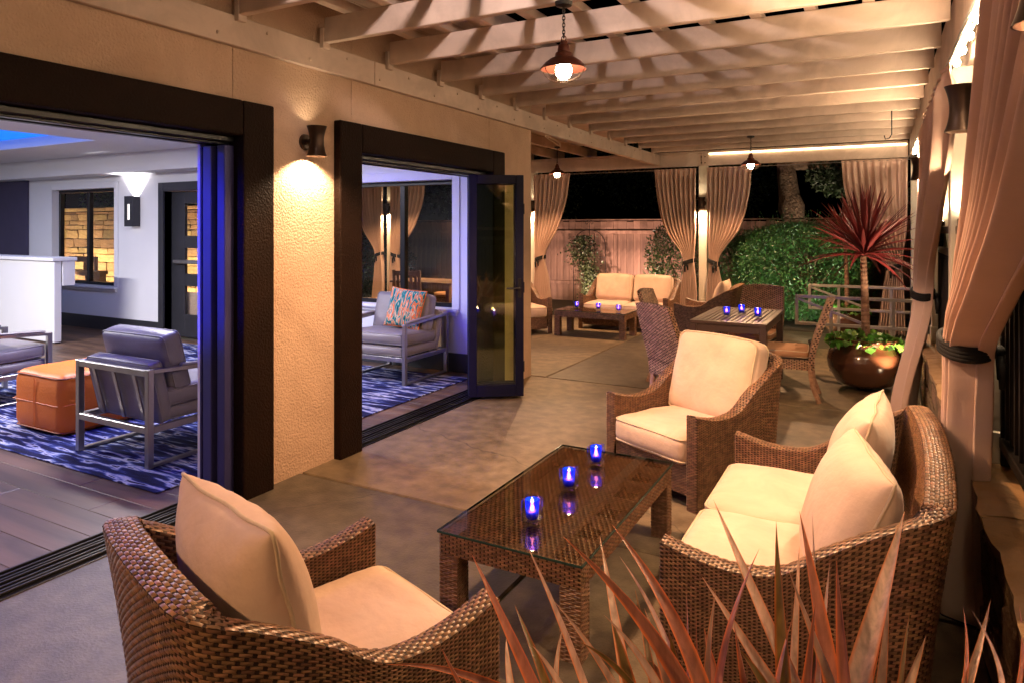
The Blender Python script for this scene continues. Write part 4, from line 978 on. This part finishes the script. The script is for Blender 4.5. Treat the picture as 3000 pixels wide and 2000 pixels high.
for z in (0,): 
    for (p, q) in (((-.32, -.345), (.32, -.345)), ((.345, -.32), (.345, .32)), ((-.345, -.32), (-.345, .32))): b.tube([(p[0]*1.0, p[1], .24), ((p[0]+q[0])/2, (p[1]+q[1])/2, .24), (q[0], q[1], .24)], .003, 5)
b.tube([(0, -.348, .05), (0, -.349, .24), (0, -.346, .43)], .003, 5); b.build('stitching', m_orange, ot)
b = MB(); b.box(-8.6, -3.88, 2.64, 6.25, .0015, .011, .004); tag(b.build('rug', m_rug), 'blue and white patterned rug on the lounge floor', 'rug')
ct = thing('reception_counter', 'white reception counter at the left edge of the lounge', 'counter', (-10.15, 5.37, 0))
b = MB(); b.box(-3, 0, 0, .10, .02, 1.15, .006); b.build('body', m_intw, ct)
b = MB(); b.box(-3, .03, -.03, .30, 1.151, 1.20, .006); b.build('counter_top', m_intw, ct)
b = MB(); b.box(-.02, .012, .11, .28, .80, 1.15, .006); b.build('end_panel', m_intw, ct)
b = MB(); b.box(-3, -.02, .02, .09, 0, .019, 0); b.build('plinth', m_intb, ct)
# ================================================================ CURTAINS
def curtain(label, o, ax, rows, nf=9, seed=0, group='tied canvas curtains', amp=.05, tiez=None, nu=150, nz=56, tie_side=0, kick=0.):
    """o = point under the rod (x,y); ax = unit direction along the rod; rows = (z, a0, a1) edges along ax from top to hem"""
    t = thing('curtain', label, 'curtain', (o[0], o[1], 0), math.atan2(ax[1], ax[0]), group)
    Z = np.array([r[0] for r in rows]); A0 = np.array([r[1] for r in rows]); A1 = np.array([r[2] for r in rows])
    zz = np.linspace(Z[0], Z[-1], nz); rg = np.random.default_rng(seed)
    def interp(A):                                   # monotone-ish cubic through the rows
        from_ = -Z; x = -zz; m = np.gradient(A, from_); 
        for i in range(1, len(A)-1):
            if (A[i]-A[i-1])*(A[i+1]-A[i]) <= 0: m[i] = 0
        i = np.clip(np.searchsorted(from_, x, 'right')-1, 0, len(A)-2); h = from_[i+1]-from_[i]; s = (x-from_[i])/h
        return (2*s**3-3*s**2+1)*A[i]+(s**3-2*s**2+s)*h*m[i]+(-2*s**3+3*s**2)*A[i+1]+(s**3-s**2)*h*m[i+1]
    a0 = interp(A0); a1 = interp(A1); W = np.abs(a1-a0); W0 = W[0]
    s = np.linspace(0, 1, nu); ph = np.cumsum(rg.uniform(.6, 1.4, nu)); ph = ph/ph[-1]; ph = ph*.6+s*.4
    wob = .35*np.sin(s*9+seed)
    P = np.zeros((nz, nu, 3))
    for k in range(nz):
        comp = np.clip(W0/max(W[k], .05), 1, 6)
        am = amp*(.75+.25*min(comp, 2))*(1-.55*sm(zz[k], Z[0]-.16, Z[0])); am = min(am, .075)
        if zz[k] > Z[0]-.06: am = .016
        sub = .25*np.sin(2*PI*nf*2.3*ph+seed+zz[k]*1.2)*sm(zz[k], Z[-1], Z[0])
        y = am*(np.sin(2*PI*nf*ph+wob+.35*np.sin(zz[k]*2.1+s*6))+sub*.6)
        # the bundle bellies: rounder where it is gathered
        y += .03*np.sqrt(np.clip(1-(2*s-1)**2, 0, 1))*np.clip(comp-1.5, 0, 2)/2
        if kick: y = y+kick*(1-sm(zz[k], Z[-1]-.1, (tiez or 1)+.05))*(.6+.8*s)
        P[k, :, 0] = a0[k]+(a1[k]-a0[k])*s; P[k, :, 1] = y; P[k, :, 2] = zz[k]+ (.006*np.sin(nf*2*PI*ph) if k == nz-1 else 0)
    b = MB(); b.grid(P); c = b.build('drape', m_curt, t, True)
    sd = c.modifiers.new('thickness', 'SOLIDIFY'); sd.thickness = .004; sd.offset = 0
    hb = MB(); hb.tube(P[0][::2]+np.array([0, 0, .004]), .012, 6); hb.build('header_tape', m_curt, t, True)
    hm = MB(); hm.tube(P[-1][::1], .004, 5); hm.build('hem', m_black, t, True)
    if tiez:
        k = int(np.argmin(abs(zz-tiez))); c0 = (a0[k]+a1[k])/2; hw = abs(a1[k]-a0[k])/2
        yc = P[k, :, 1].mean(); ry = (P[k, :, 1].max()-P[k, :, 1].min())/2+.012
        an = np.linspace(0, 2*PI, 33)[:-1]; L = np.stack([c0+(hw+.010)*np.cos(an), yc+ry*np.sin(an), tiez+.030*np.cos(an)*(1 if tie_side >= 0 else -1)], -1)
        tb = MB()
        for dz in (-.022, -.008, .008, .022): tb.tube(L+np.array([0, 0, dz]), .0125, 7, True)
        sx = c0+(hw*.35)*(-1 if tie_side >= 0 else 1)
        yk = yc-ry
        tb.ball((sx, yk-.01, tiez-.015), .026, 10)
        tb.tube([(sx, yk-.01, tiez-.02), (sx-.02, yk-.022, tiez-.08), (sx-.015, yk-.02, tiez-.17)], [.014, .018, .012], 7); tb.tube([(sx, yk-.01, tiez-.02), (sx+.025, yk-.02, tiez-.07), (sx+.035, yk-.018, tiez-.14)], [.014, .017, .01], 7)
        tb.build('tie_band', m_black, t, True)
    return t
FY = 11.50
X = (1, 0)
curtain('tied curtain at far left, beside the folded glass door', (0, FY), X, [(2.60, -5.72, -4.97), (2.2, -5.72, -5.02), (1.6, -5.72, -5.22), (1.05, -5.68, -5.50), (.75, -5.70, -5.42), (.08, -5.76, -5.32)], 8, 1, tiez=1.05)
curtain('tied curtain left of the centre white post', (0, FY), X, [(2.60, -3.40, -2.69), (2.2, -3.36, -2.69), (1.6, -3.22, -2.69), (1.05, -2.90, -2.72), (.75, -2.93, -2.69), (.05, -3.02, -2.67)], 9, 2, tiez=1.05)
curtain('tied curtain right of the centre white post', (0, FY), X, [(2.60, -2.51, -1.80), (2.2, -2.51, -1.83), (1.6, -2.51, -1.99), (1.05, -2.48, -2.33), (.75, -2.51, -2.28), (.05, -2.55, -2.20)], 9, 3, tiez=1.05, tie_side=-1)
curtain('tied curtain in the far right corner behind the red palm', (0, FY), X, [(2.62, -.50, .37), (2.2, -.46, .37), (1.6, -.28, .36), (1.05, .10, .30), (.75, .06, .32), (.05, -.02, .34)], 9, 4, tiez=1.05)
curtain('curtain left of a post, seen through the lounge window', (0, FY), X, [(2.60, -10.1, -9.30), (2.2, -10.05, -9.30), (1.6, -9.85, -9.30), (1.05, -9.5, -9.32), (.75, -9.52, -9.3), (.05, -9.6, -9.28)], 9, 5, tiez=1.05)
curtain('curtain right of a post, seen through the lounge window', (0, FY), X, [(2.60, -9.10, -8.2), (2.2, -9.10, -8.25), (1.6, -9.10, -8.5), (1.05, -9.08, -8.9), (.75, -9.1, -8.86), (.05, -9.14, -8.8)], 9, 6, tiez=1.05, tie_side=-1)
curtain('middle curtain of the right side, tied beside the stone wall', (.36, 0), (0, 1), [(2.58, 7.05, 4.75), (2.2, 7.08, 5.0), (1.7, 7.1, 5.9), (1.05, 7.05, 6.85), (.75, 7.05, 6.78), (.05, 7.12, 6.5)], 8, 7, kick=.16, amp=.05, tiez=1.05, nu=200)
curtain('nearest curtain at the right edge, tied with a black band', (.35, 0), (0, 1), [(2.58, 2.42, .9), (2.15, 2.78, 1.45), (1.65, 3.20, 2.25), (1.30, 3.47, 3.0), (1.13, 3.58, 3.34), (.95, 3.59, 3.36), (.45, 3.66, 3.30), (.05, 3.72, 3.22)], 7, 8, amp=.06, tiez=1.13, kick=.03, nu=220, nz=70)
for (p, q, lb) in (((-5.74, FY+.01, 2.60), (-2.68, FY+.01, 2.60), 'thin curtain wire left of the centre post'), ((-2.52, FY+.01, 2.60), (.40, FY+.01, 2.62), 'thin curtain wire right of the centre post'), ((.36, -.5, 2.595), (.36, 11.4, 2.6), 'thin curtain rod along the right side beam')):
    b = MB(); b.tube([p, q], .006, 8); tag(b.build('curtain_rod', m_steel), lb, 'curtain rod', 'curtain rods')

# ================================================================ HANDRAILS
def handrail(y, x0, x1, label):
    t = thing('handrail', label, 'handrail', (0, y, 0), 0, 'grey metal stair handrails'); s = .035
    for nm, z in (('top_rail', .81), ('lower_rail', .50)): b = MB(); b.box(x0+s, x1, -s/2, s/2, z, z+s, .003); b.build(nm, m_rail, t)
    b = MB(); b.box(x0, x0+s, -s/2-.001, s/2+.001, .50, .845, .003); b.build('end_upright', m_rail, t)
    for x in (x0+.38, x1-.22): b = MB(); b.box(x-s/2, x+s/2, -s/2+.002, s/2-.002, 0, .809, .003); b.build('post', m_rail, t)
    b = MB(); b.bar((x0+s, .0, .80), (x0+.75, 0, .535), s*.8, s*.8, .003); b.build('brace', m_rail, t)
handrail(8.55, -.86, .36, 'grey metal handrail with square loop end, nearer of the pair')
handrail(10.25, -.86, .36, 'grey metal handrail beyond the potted palm, farther of the pair')

# ================================================================ PLANTS
def leaf_cloud(P, N, size, rg, aspect=.45, curl=.15):
    """P (n,3) centres, N (n,3) outward; returns verts, faces: two-triangle folded leaves"""
    n = len(P); a = rg.normal(0, 1, (n, 3)); d = N*.8+a*.7; d /= np.linalg.norm(d, axis=1)[:, None]
    s = np.cross(d, rg.normal(0, 1, (n, 3))); s /= np.linalg.norm(s, axis=1)[:, None]+1e-9; up = np.cross(d, s)
    L = (size*rg.uniform(.6, 1.35, n))[:, None]
    V = np.stack([P-d*L*.5, P+s*L*aspect*.5+up*L*curl*.5, P+d*L*.5, P-s*L*aspect*.5+up*L*curl*.5], 1).reshape(-1, 3)
    F = np.array([[0, 1, 2], [0, 2, 3]]); F = (F[None]+np.arange(n)[:, None, None]*4).reshape(-1, 3)
    return V, F
def blob(n, c, r, rg, shell=.35, lumps=14, zmin=0.):
    """points in a lumpy ellipsoid shell"""
    d = rg.normal(0, 1, (n, 3)); d /= np.linalg.norm(d, axis=1)[:, None]
    L = rg.normal(0, 1, (lumps, 3)); L /= np.linalg.norm(L, axis=1)[:, None]
    bump = 1+.16*(np.clip((d@L.T), 0, 1)**10).sum(1)-.10
    rad = (1-shell*rg.random(n)**1.6)*bump+rg.normal(0, .02, n)
    P = np.array(c)+d*rad[:, None]*np.array(r); k = P[:, 2] > zmin
    return P[k], d[k]
def shrub(label, c, r, n, size, mat, seed, name='hedge_shrub', spikes=0, group='shrubs along the back fence'):
    t = thing(name, label, 'shrub', (c[0], c[1], 0), 0, group); rg = np.random.default_rng(seed)
    P, N = blob(n, (0, 0, c[2]), r, rg); V, F = leaf_cloud(P, N, size, rg); b = MB(); b.add(V, F)
    if spikes:                                      # young shoots standing out of the clipped surface
        Q, D = blob(spikes, (0, 0, c[2]), r, rg, .02); 
        for q, d in zip(Q, D):
            d = d*.4+np.array([rg.normal(0, .25), rg.normal(0, .25), .8]); d /= np.linalg.norm(d)
            LL = rg.uniform(.06, .17); k = 6; tt = np.linspace(.1, 1, k)[:, None]; Pk = q+d*LL*tt; V, F = leaf_cloud(Pk, np.repeat(d[None], k, 0), size*.8, rg); b.add(V, F)
    o = b.build('foliage', mat, t); o['kind'] = 'stuff'
    b = MB()
    for k in range(5): a = k*1.3; b.tube([(.05*math.cos(a), .05*math.sin(a), -.02), (.2*r[0]*math.cos(a), .2*r[1]*math.sin(a), c[2]*.6), (.5*r[0]*math.cos(a), .5*r[1]*math.sin(a), c[2]*1.2)], [.03, .02, .008], 6)
    b.build('stem', m_bark, t); return t
shrub('large round green shrub lit by an added spotlight behind the dining table', (-1.20, 12.75, .90), (1.22, 1.0, .90), 32000, .046, m_hedge, 1, spikes=520)
shrub('dark shrub behind the curtain left of the white post', (-3.25, 12.9, .85), (.68, .55, .95), 8000, .06, m_hedge, 2, spikes=120)
shrub('dark shrub filling the gap behind the post right side curtain', (-2.35, 13.2, .75), (.75, .5, .85), 6500, .06, m_hedge, 3, spikes=80)
shrub('dark bush behind the dining chairs seen through window', (-11.3, 12.6, .9), (1.7, .8, 1.1), 9000, .07, m_tree, 4)
shrub('green bush above the golden stone wall', (-16.5, 11.2, 2.2), (3.2, 1.0, 1.1), 12000, .11, m_ivy, 6)
# trellis with climbing vine
tr = thing('garden_trellis', 'black iron trellis with scroll top carrying a climbing vine', 'trellis', (-5.42, 13.55, 0))
b = MB()
an = np.linspace(0, PI, 15); hw = .36
b.tube([(-hw, 0, 0), (-hw, 0, 1.25)]+[(-hw*math.cos(a), 0, 1.25+.33*math.sin(a)) for a in an]+[(hw, 0, 1.25), (hw, 0, 0)], .008, 6)
for x in (-.12, .12): b.tube([(x, 0, 0), (x, 0, 1.5)], .006, 5)
b.tube([(0, 0, 1.0), (0, 0, 1.72)], .006, 5)
for z in (.5, 1.0): b.tube([(-hw, 0, z), (hw, 0, z)], .006, 5)
for sg in (-1, 1): b.tube([(sg*(.02+.09*(1-math.exp(-q*.0))*1+(.07-.009*q)*math.cos(q*.8)-.07), 0, 1.70+(.07-.008*q)*math.sin(q*.8)+.02) for q in np.linspace(0, 7.5, 26)], .006, 5)
b.build('frame', m_iron, tr)
vn = thing('climbing_vine', 'leafy vine climbing the iron trellis by the fence', 'vine', (-5.45, 13.45, 0)); rg = np.random.default_rng(12)
n = 2600; z = rg.uniform(0.02, 1.45, n); P = np.stack([.10*np.sin(z*4)+rg.normal(0, .10+.07*np.exp(-((z-1.05)/.3)**2), n), rg.normal(0, .07, n), z], -1)
V, F = leaf_cloud(P, rg.normal(0, 1, (n, 3)), .055, rg, .7); b = MB(); b.add(V, F); o = b.build('foliage', m_vine, vn); o['kind'] = 'stuff'
b = MB(); b.tube([(0, 0, -.02), (.05, 0, .4), (-.05, 0, .9), (.06, 0, 1.4)], [.015, .012, .01, .005], 6); b.build('stem', m_bark, vn)
# trees beyond the fence
def tree(label, base, h, lean, rt, crowns, seed, mat=m_tree, size=.10):
    t = thing('garden_tree', label, 'tree', base, 0, 'trees beyond the fence'); rg = np.random.default_rng(seed)
    b = MB(); n = 16; zz = np.linspace(0, h, n); P = np.stack([lean*(zz/h)**1.5+.04*np.sin(zz*2), .03*np.cos(zz*3), zz], -1)
    b.tube(P, [rt*(1.15-.55*k/(n-1))*(1+.06*rg.normal()) for k in range(n)], 14)
    for (cx, cy_, cz, rx, ry, rz, m) in crowns: b.tube([P[-3], (P[-1]+np.array([cx, cy_, cz]))/2+np.array([0, 0, .1]), (cx, cy_, cz)], [rt*.5, rt*.3, rt*.1], 8)
    b.build('trunk', m_bark, t, True); c = MB()
    for (cx, cy_, cz, rx, ry, rz, m) in crowns:
        Q, D = blob(m, (cx, cy_, cz), (rx, ry, rz), rg, .8, 20); V, F = leaf_cloud(Q, D, size, rg, .5); c.add(V, F)
    o = c.build('crown', mat, t); o['kind'] = 'stuff'
tree('thick barked tree trunk rising beyond the fence at right', (-1.42, 15.3, 0), 3.4, -.35, .27, [(-.3, .3, 4.2, 2.2, 1.2, .9, 3500), (1.0, -.2, 2.62, .85, .7, .45, 2600), (1.7, .2, 2.2, .5, .5, .4, 1200)], 3)
tree('dark leafy tree beyond fence, left of the centre curtains', (-5.0, 17.5, 0), 2.6, .3, .15, [(-.4, 0, 3.3, 2.0, 1.2, 1.2, 3500), (1.6, .3, 2.9, 1.4, 1, 1.0, 2500)], 5)
tree('dark tree beyond the fence at far left', (-10.5, 17.5, 0), 2.6, -.2, .15, [(-.6, 0, 3.4, 2.2, 1.3, 1.4, 3000), (1.6, .3, 2.9, 1.6, 1, 1.2, 2600)], 6)
# potted cordylines
def blade(L, w, bend, seed, nseg=10, fold=.25):
    """leaf along +X, arching down in Z by bend; 5 verts across"""
    t = np.linspace(0, 1, nseg); x = L*t*np.cos(bend*t*.5); z = -L*.5*bend*t**2
    ww = w*np.clip(np.minimum(1, .35+2.6*t)*(1-t**2.6), .02, 1)
    P = np.zeros((nseg, 3, 3))
    for k, s in enumerate((-1, 0, 1)): P[:, k, 0] = x; P[:, k, 1] = s*ww/2; P[:, k, 2] = z+abs(s)*ww*fold
    return MB().grid(P, flip=True)
lv = [blade(.56, .040, b_, k).mesh('leaf', m_cord, True) for k, b_ in enumerate((.05, .12, .25, .45, .75))]
def cordyline(label, loc, s, pr, ph, trunk_h, nleaf, seed):
    t = thing('potted_cordyline', label, 'potted plant', loc, 0, 'red palms in round brown pots'); rg = np.random.default_rng(seed)
    prof = [(.0005, .0), (.20*pr, .0), (.26*pr, .02), (.72*pr, .13*ph), (.95*pr, .40*ph), (.99*pr, .56*ph), (.93*pr, .72*ph), (.80*pr, .84*ph), (.78*pr, .89*ph), (.86*pr, .955*ph), (.90*pr, .98*ph), (.90*pr, ph), (.82*pr, ph), (.78*pr, .93*ph), (.76*pr, .86*ph)]
    q = []
    for a, c in zip(prof[:-1], prof[1:]):
        for k in range(3): q.append((a[0]+(c[0]-a[0])*k/3, a[1]+(c[1]-a[1])*k/3))
    q.append(prof[-1]); b = MB(); b.lathe(q, 48); b.build('pot', m_pot, t, True, 50)
    b = MB(); b.lathe([(.0005, .90*ph), (.4*pr, .905*ph), (.77*pr, .88*ph)], 24); b.build('soil', m_soil, t, True)
    n = 260; a = rg.uniform(0, 2*PI, n); r = pr*np.sqrt(rg.uniform(.1, 1.05, n)); P = np.stack([r*np.cos(a), r*np.sin(a), ph*.95+rg.uniform(0, .10, n)*(1.15-r/pr)-np.clip(r-pr*.85, 0, 1)*.8], -1)
    N = np.stack([np.cos(a), np.sin(a), a*0+.5], -1); V, F = leaf_cloud(P, N, .075*s**.5, rg, .85, .1); b = MB(); b.add(V, F); o = b.build('ivy', m_ivy, t); o['kind'] = 'stuff'
    b = MB(); m = 44; zz = np.linspace(ph*.85, trunk_h, m); b.tube(np.stack([.012*np.sin(zz*3), .01*np.cos(zz*2.3), zz], -1), [(.036-.012*k/m)*s+.004*(k % 2) for k in range(m)], 10); b.build('trunk', m_trunk, t)
    for k in range(nleaf):
        f = (k+.5)/nleaf; el = R(84-78*f**.9+rg.normal(0, 5)) if f < .82 else R(rg.uniform(-16, 14)); az = k*2.39996+rg.normal(0, .15); vi = 0 if f < .3 else 1 if f < .5 else 2 if f < .72 else 3 if f < .9 else 4
        o = link('leaf', lv[vi], t, (.015*math.cos(az), .015*math.sin(az), trunk_h+.10*(1-f)), None, (s*rg.uniform(.9, 1.08),)*3)
        o.rotation_euler = (Matrix.Rotation(az, 3, 'Z')@Matrix.Rotation(-el, 3, 'Y')@Matrix.Rotation(rg.normal(0, .3), 3, 'X')).to_euler()
    return t
cordyline('red leaved palm in large round brown pot, nearer one', (-.13, 7.75, 0), 1.12, .35, .52, 1.33, 95, 1)
cordyline('red leaved palm in round pot behind the handrails, farther one', (-.42, 11.05, 0), .9, .30, .45, 1.45, 60, 2)
# phormium in the foreground
def ph_mat(name, mid, edge, edgew):
    m = M(name, mid, tuple(x*.5 for x in mid), .36, 60, 5, .3, 90, 4, objr=.3, transl=.10, stretch=(1, 1, .06), spec=.6, contrast=.4, stain=.2, stain_scale=9)
    nt = m.node_tree; N = nt.nodes; L = nt.links; p = N['Principled BSDF']
    at = N.new('ShaderNodeAttribute'); at.attribute_name = 'edge'
    mx = N.new('ShaderNodeMix'); mx.data_type = 'RGBA'; mx.inputs['B'].default_value = (*edge, 1)
    mr = N.new('ShaderNodeMapRange'); mr.inputs['From Min'].default_value = 1-edgew; L.new(at.outputs['Fac'], mr.inputs[0])
    src = p.inputs['Base Color'].links[0].from_socket
    L.new(mr.outputs[0], mx.inputs['Factor']); L.new(src, mx.inputs['A']); L.new(mx.outputs['Result'], p.inputs['Base Color'])
    for n in N:
        if n.type == 'BSDF_TRANSLUCENT': L.new(mx.outputs['Result'], n.inputs[0])
    return m
m_ph = [ph_mat('phormium_bronze', (.46, .18, .12), (.80, .20, .05), .4), ph_mat('phormium_pink', (.82, .56, .43), (.80, .26, .08), .32), ph_mat('phormium_olive', (.20, .13, .035), (.50, .12, .02), .4)]
def ph_leaf(parent, base, mid, tip, w, mi, seed):
    rg = np.random.default_rng(seed); n = 22; t = np.linspace(0, 1, n)[:, None]
    b0, m0, t0 = (np.array(v) for v in (base, mid, tip)); q = np.linalg.norm(m0-b0)/(np.linalg.norm(m0-b0)+np.linalg.norm(t0-m0)); q = min(max(q, .3), .7)
    c = (m0-(1-q)**2*b0-q*q*t0)/(2*q*(1-q))
    C = (1-t)**2*b0+2*t*(1-t)*c+t**2*t0
    T = np.gradient(C, axis=0); T /= np.linalg.norm(T, axis=1)[:, None]
    view = np.array([.47*.0+rg.normal(0, .5), -1+rg.normal(0, .3), .25]); S = np.cross(T, view); S /= np.linalg.norm(S, axis=1)[:, None]; Nn = np.cross(S, T)
    tw = rg.normal(0, .5)*t; S, Nn = S*np.cos(tw)+Nn*np.sin(tw), Nn*np.cos(tw)-S*np.sin(tw)
    tt = t[:, 0]; ww = w*np.clip((.62+.9*tt-.5*tt**2)*(1-tt**2.4), .012, 1)
    ks = (-1, -.86, -.45, 0, .45, .86, 1); P = np.zeros((n, len(ks), 3)); E = np.zeros((n, len(ks)))
    for i, k in enumerate(ks):
        P[:, i] = C+S*(ww*.5*k)[:, None]+Nn*(abs(k)*ww*.28)[:, None]; E[:, i] = abs(k)
    E = np.maximum(E, np.clip((tt-.86)*6, 0, .95)[:, None])
    b = MB(); b.grid(P); me = b.mesh('leaf', m_ph[mi], True)
    a = me.attributes.new('edge', 'FLOAT', 'POINT'); a.data.foreach_set('value', E.ravel().astype(np.float32))
    return link('leaf', me, parent)
def planter(x, y, label):
    t = thing('phormium_plant', label, 'plant', (0, 0, 0), 0, 'spiky bronze flax plants')
    b = MB(); b.lathe([(.0005, 0), (.15, 0), (.19, .05), (.24, .30), (.25, .33), (.235, .33), (.21, .27)], 36, (x, y, 0)); b.build('pot', m_pot, t, True, 40)
    b = MB(); b.lathe([(.0005, .28), (.212, .27)], 24, (x, y, 0)); b.build('soil', m_soil, t); return t
pA = (-.46, 1.36); pB = (-.12, 1.66)
PLa = planter(*pA, 'spiky bronze flax plant in the foreground, left clump with leaning leaves')
PLb = planter(*pB, 'spiky bronze flax plant in the foreground, right clump before the loveseat')
LV = [  # clump, tip pixel, tip depth, pixel lower down, depth there, width, colour
 (0, 1382, 1621, 1.50, 1568, 2000, 1.36, .030, 0), (0, 1540, 1587, 1.52, 1721, 2000, 1.38, .026, 1), (0, 1650, 1570, 1.40, 2013, 2010, 1.30, .036, 0),
 (0, 1757, 1570, 1.62, 1836, 2000, 1.44, .024, 1), (0, 1793, 1535, 1.60, 2051, 2000, 1.42, .030, 0), (0, 1815, 1628, 1.7, 2000, 2000, 1.48, .018, 1),
 (0, 1623, 1759, 1.34, 1807, 2010, 1.30, .020, 1), (0, 1508, 1771, 1.45, 1600, 2000, 1.36, .020, 2), (0, 1293, 1896, 1.22, 1358, 2010, 1.24, .018, 0),
 (0, 1135, 1945, 1.25, 1440, 2000, 1.27, .018, 0), (0, 1860, 1723, 1.55, 1917, 2000, 1.42, .022, 2), (0, 1888, 1780, 1.45, 1960, 2000, 1.40, .026, 1), (0, 1700, 1880, 1.3, 1860, 2005, 1.28, .022, 2),
 (0, 1560, 1890, 1.3, 1650, 2005, 1.3, .022, 1), (0, 2010, 1730, 1.6, 2020, 2000, 1.45, .016, 0),
 (1, 2090, 1462, 1.75, 2300, 1940, 1.58, .026, 1), (1, 2225, 1605, 1.55, 2116, 2000, 1.50, .030, 0), (1, 2274, 1525, 1.65, 2300, 2000, 1.55, .028, 2),
 (1, 2342, 1496, 1.70, 2437, 2000, 1.58, .032, 0), (1, 2380, 1502, 1.75, 2410, 2000, 1.60, .024, 1), (1, 2451, 1640, 1.60, 2483, 2000, 1.55, .032, 0),
 (1, 2308, 1662, 1.50, 2443, 2000, 1.48, .026, 1), (1, 2650, 1496, 1.72, 2512, 2000, 1.58, .042, 1), (1, 2641, 1540, 1.78, 2530, 2000, 1.62, .030, 0), (1, 2055, 1685, 1.6, 2230, 1950, 1.55, .024, 1),
 (1, 2667, 1780, 1.62, 2644, 2000, 1.58, .020, 2), (1, 2713, 1860, 1.55, 2661, 2000, 1.55, .024, 1), (1, 2098, 1726, 1.48, 2075, 2000, 1.46, .018, 1), (1, 2342, 1600, 1.72, 2317, 2000, 1.6, .020, 1),
 (1, 2041, 1803, 1.5, 2060, 2000, 1.48, .012, 0), (1, 2431, 1645, 1.72, 2400, 2000, 1.6, .016, 1), (1, 2560, 1740, 1.7, 2540, 2000, 1.6, .022, 1), (1, 2390, 1760, 1.45, 2370, 2000, 1.45, .026, 0),
 (1, 2821, 1773, 1.85, 2828, 2000, 1.72, .014, 0), (1, 2902, 1756, 1.85, 2835, 2000, 1.72, .020, 1), (1, 2845, 1784, 1.80, 2940, 2000, 1.70, .018, 1), (1, 2985, 1765, 1.8, 2990, 2000, 1.7, .016, 0),
 (1, 2150, 1820, 1.42, 2190, 2000, 1.43, .03, 0), (0, 1960, 1850, 1.35, 1990, 2005, 1.34, .028, 2), (0, 1770, 1800, 1.28, 1930, 2005, 1.27, .022, 1)]
_r = random.Random(21)
for k in range(9):
    x = 1500+k*135+_r.uniform(-25, 25); c = 0 if x < 2030 else 1; ty = _r.uniform(1730, 1930); d = _r.uniform(1.3, 1.45) if c == 0 else _r.uniform(1.5, 1.7)
    LV.append((c, x, ty, d+.05, x+_r.uniform(-60, 90)*(1 if x < 2300 else -1), 2005, d, _r.uniform(.014, .03), _r.randrange(3)))
for i, (c, tx, ty, td, bx_, by, bd, w, mi) in enumerate(LV):
    p = (pA, pB)[c]; rg = np.random.default_rng(i); a = rg.uniform(0, 6.28)
    tp = pix(tx, ty, td); md = pix(bx_, by, bd); k = (md.z-.28)/max(tp.z-md.z, .12); lin = md+(md-tp)*k; lin.z = .28
    cr = Vector((p[0]+.05*math.cos(a), p[1]+.05*math.sin(a), .28)); dv = lin-cr
    if dv.length > .16: dv = dv.normalized()*.16
    ph_leaf((PLa, PLb)[c], cr+dv, md, tp, w*1.6, mi, i+40)
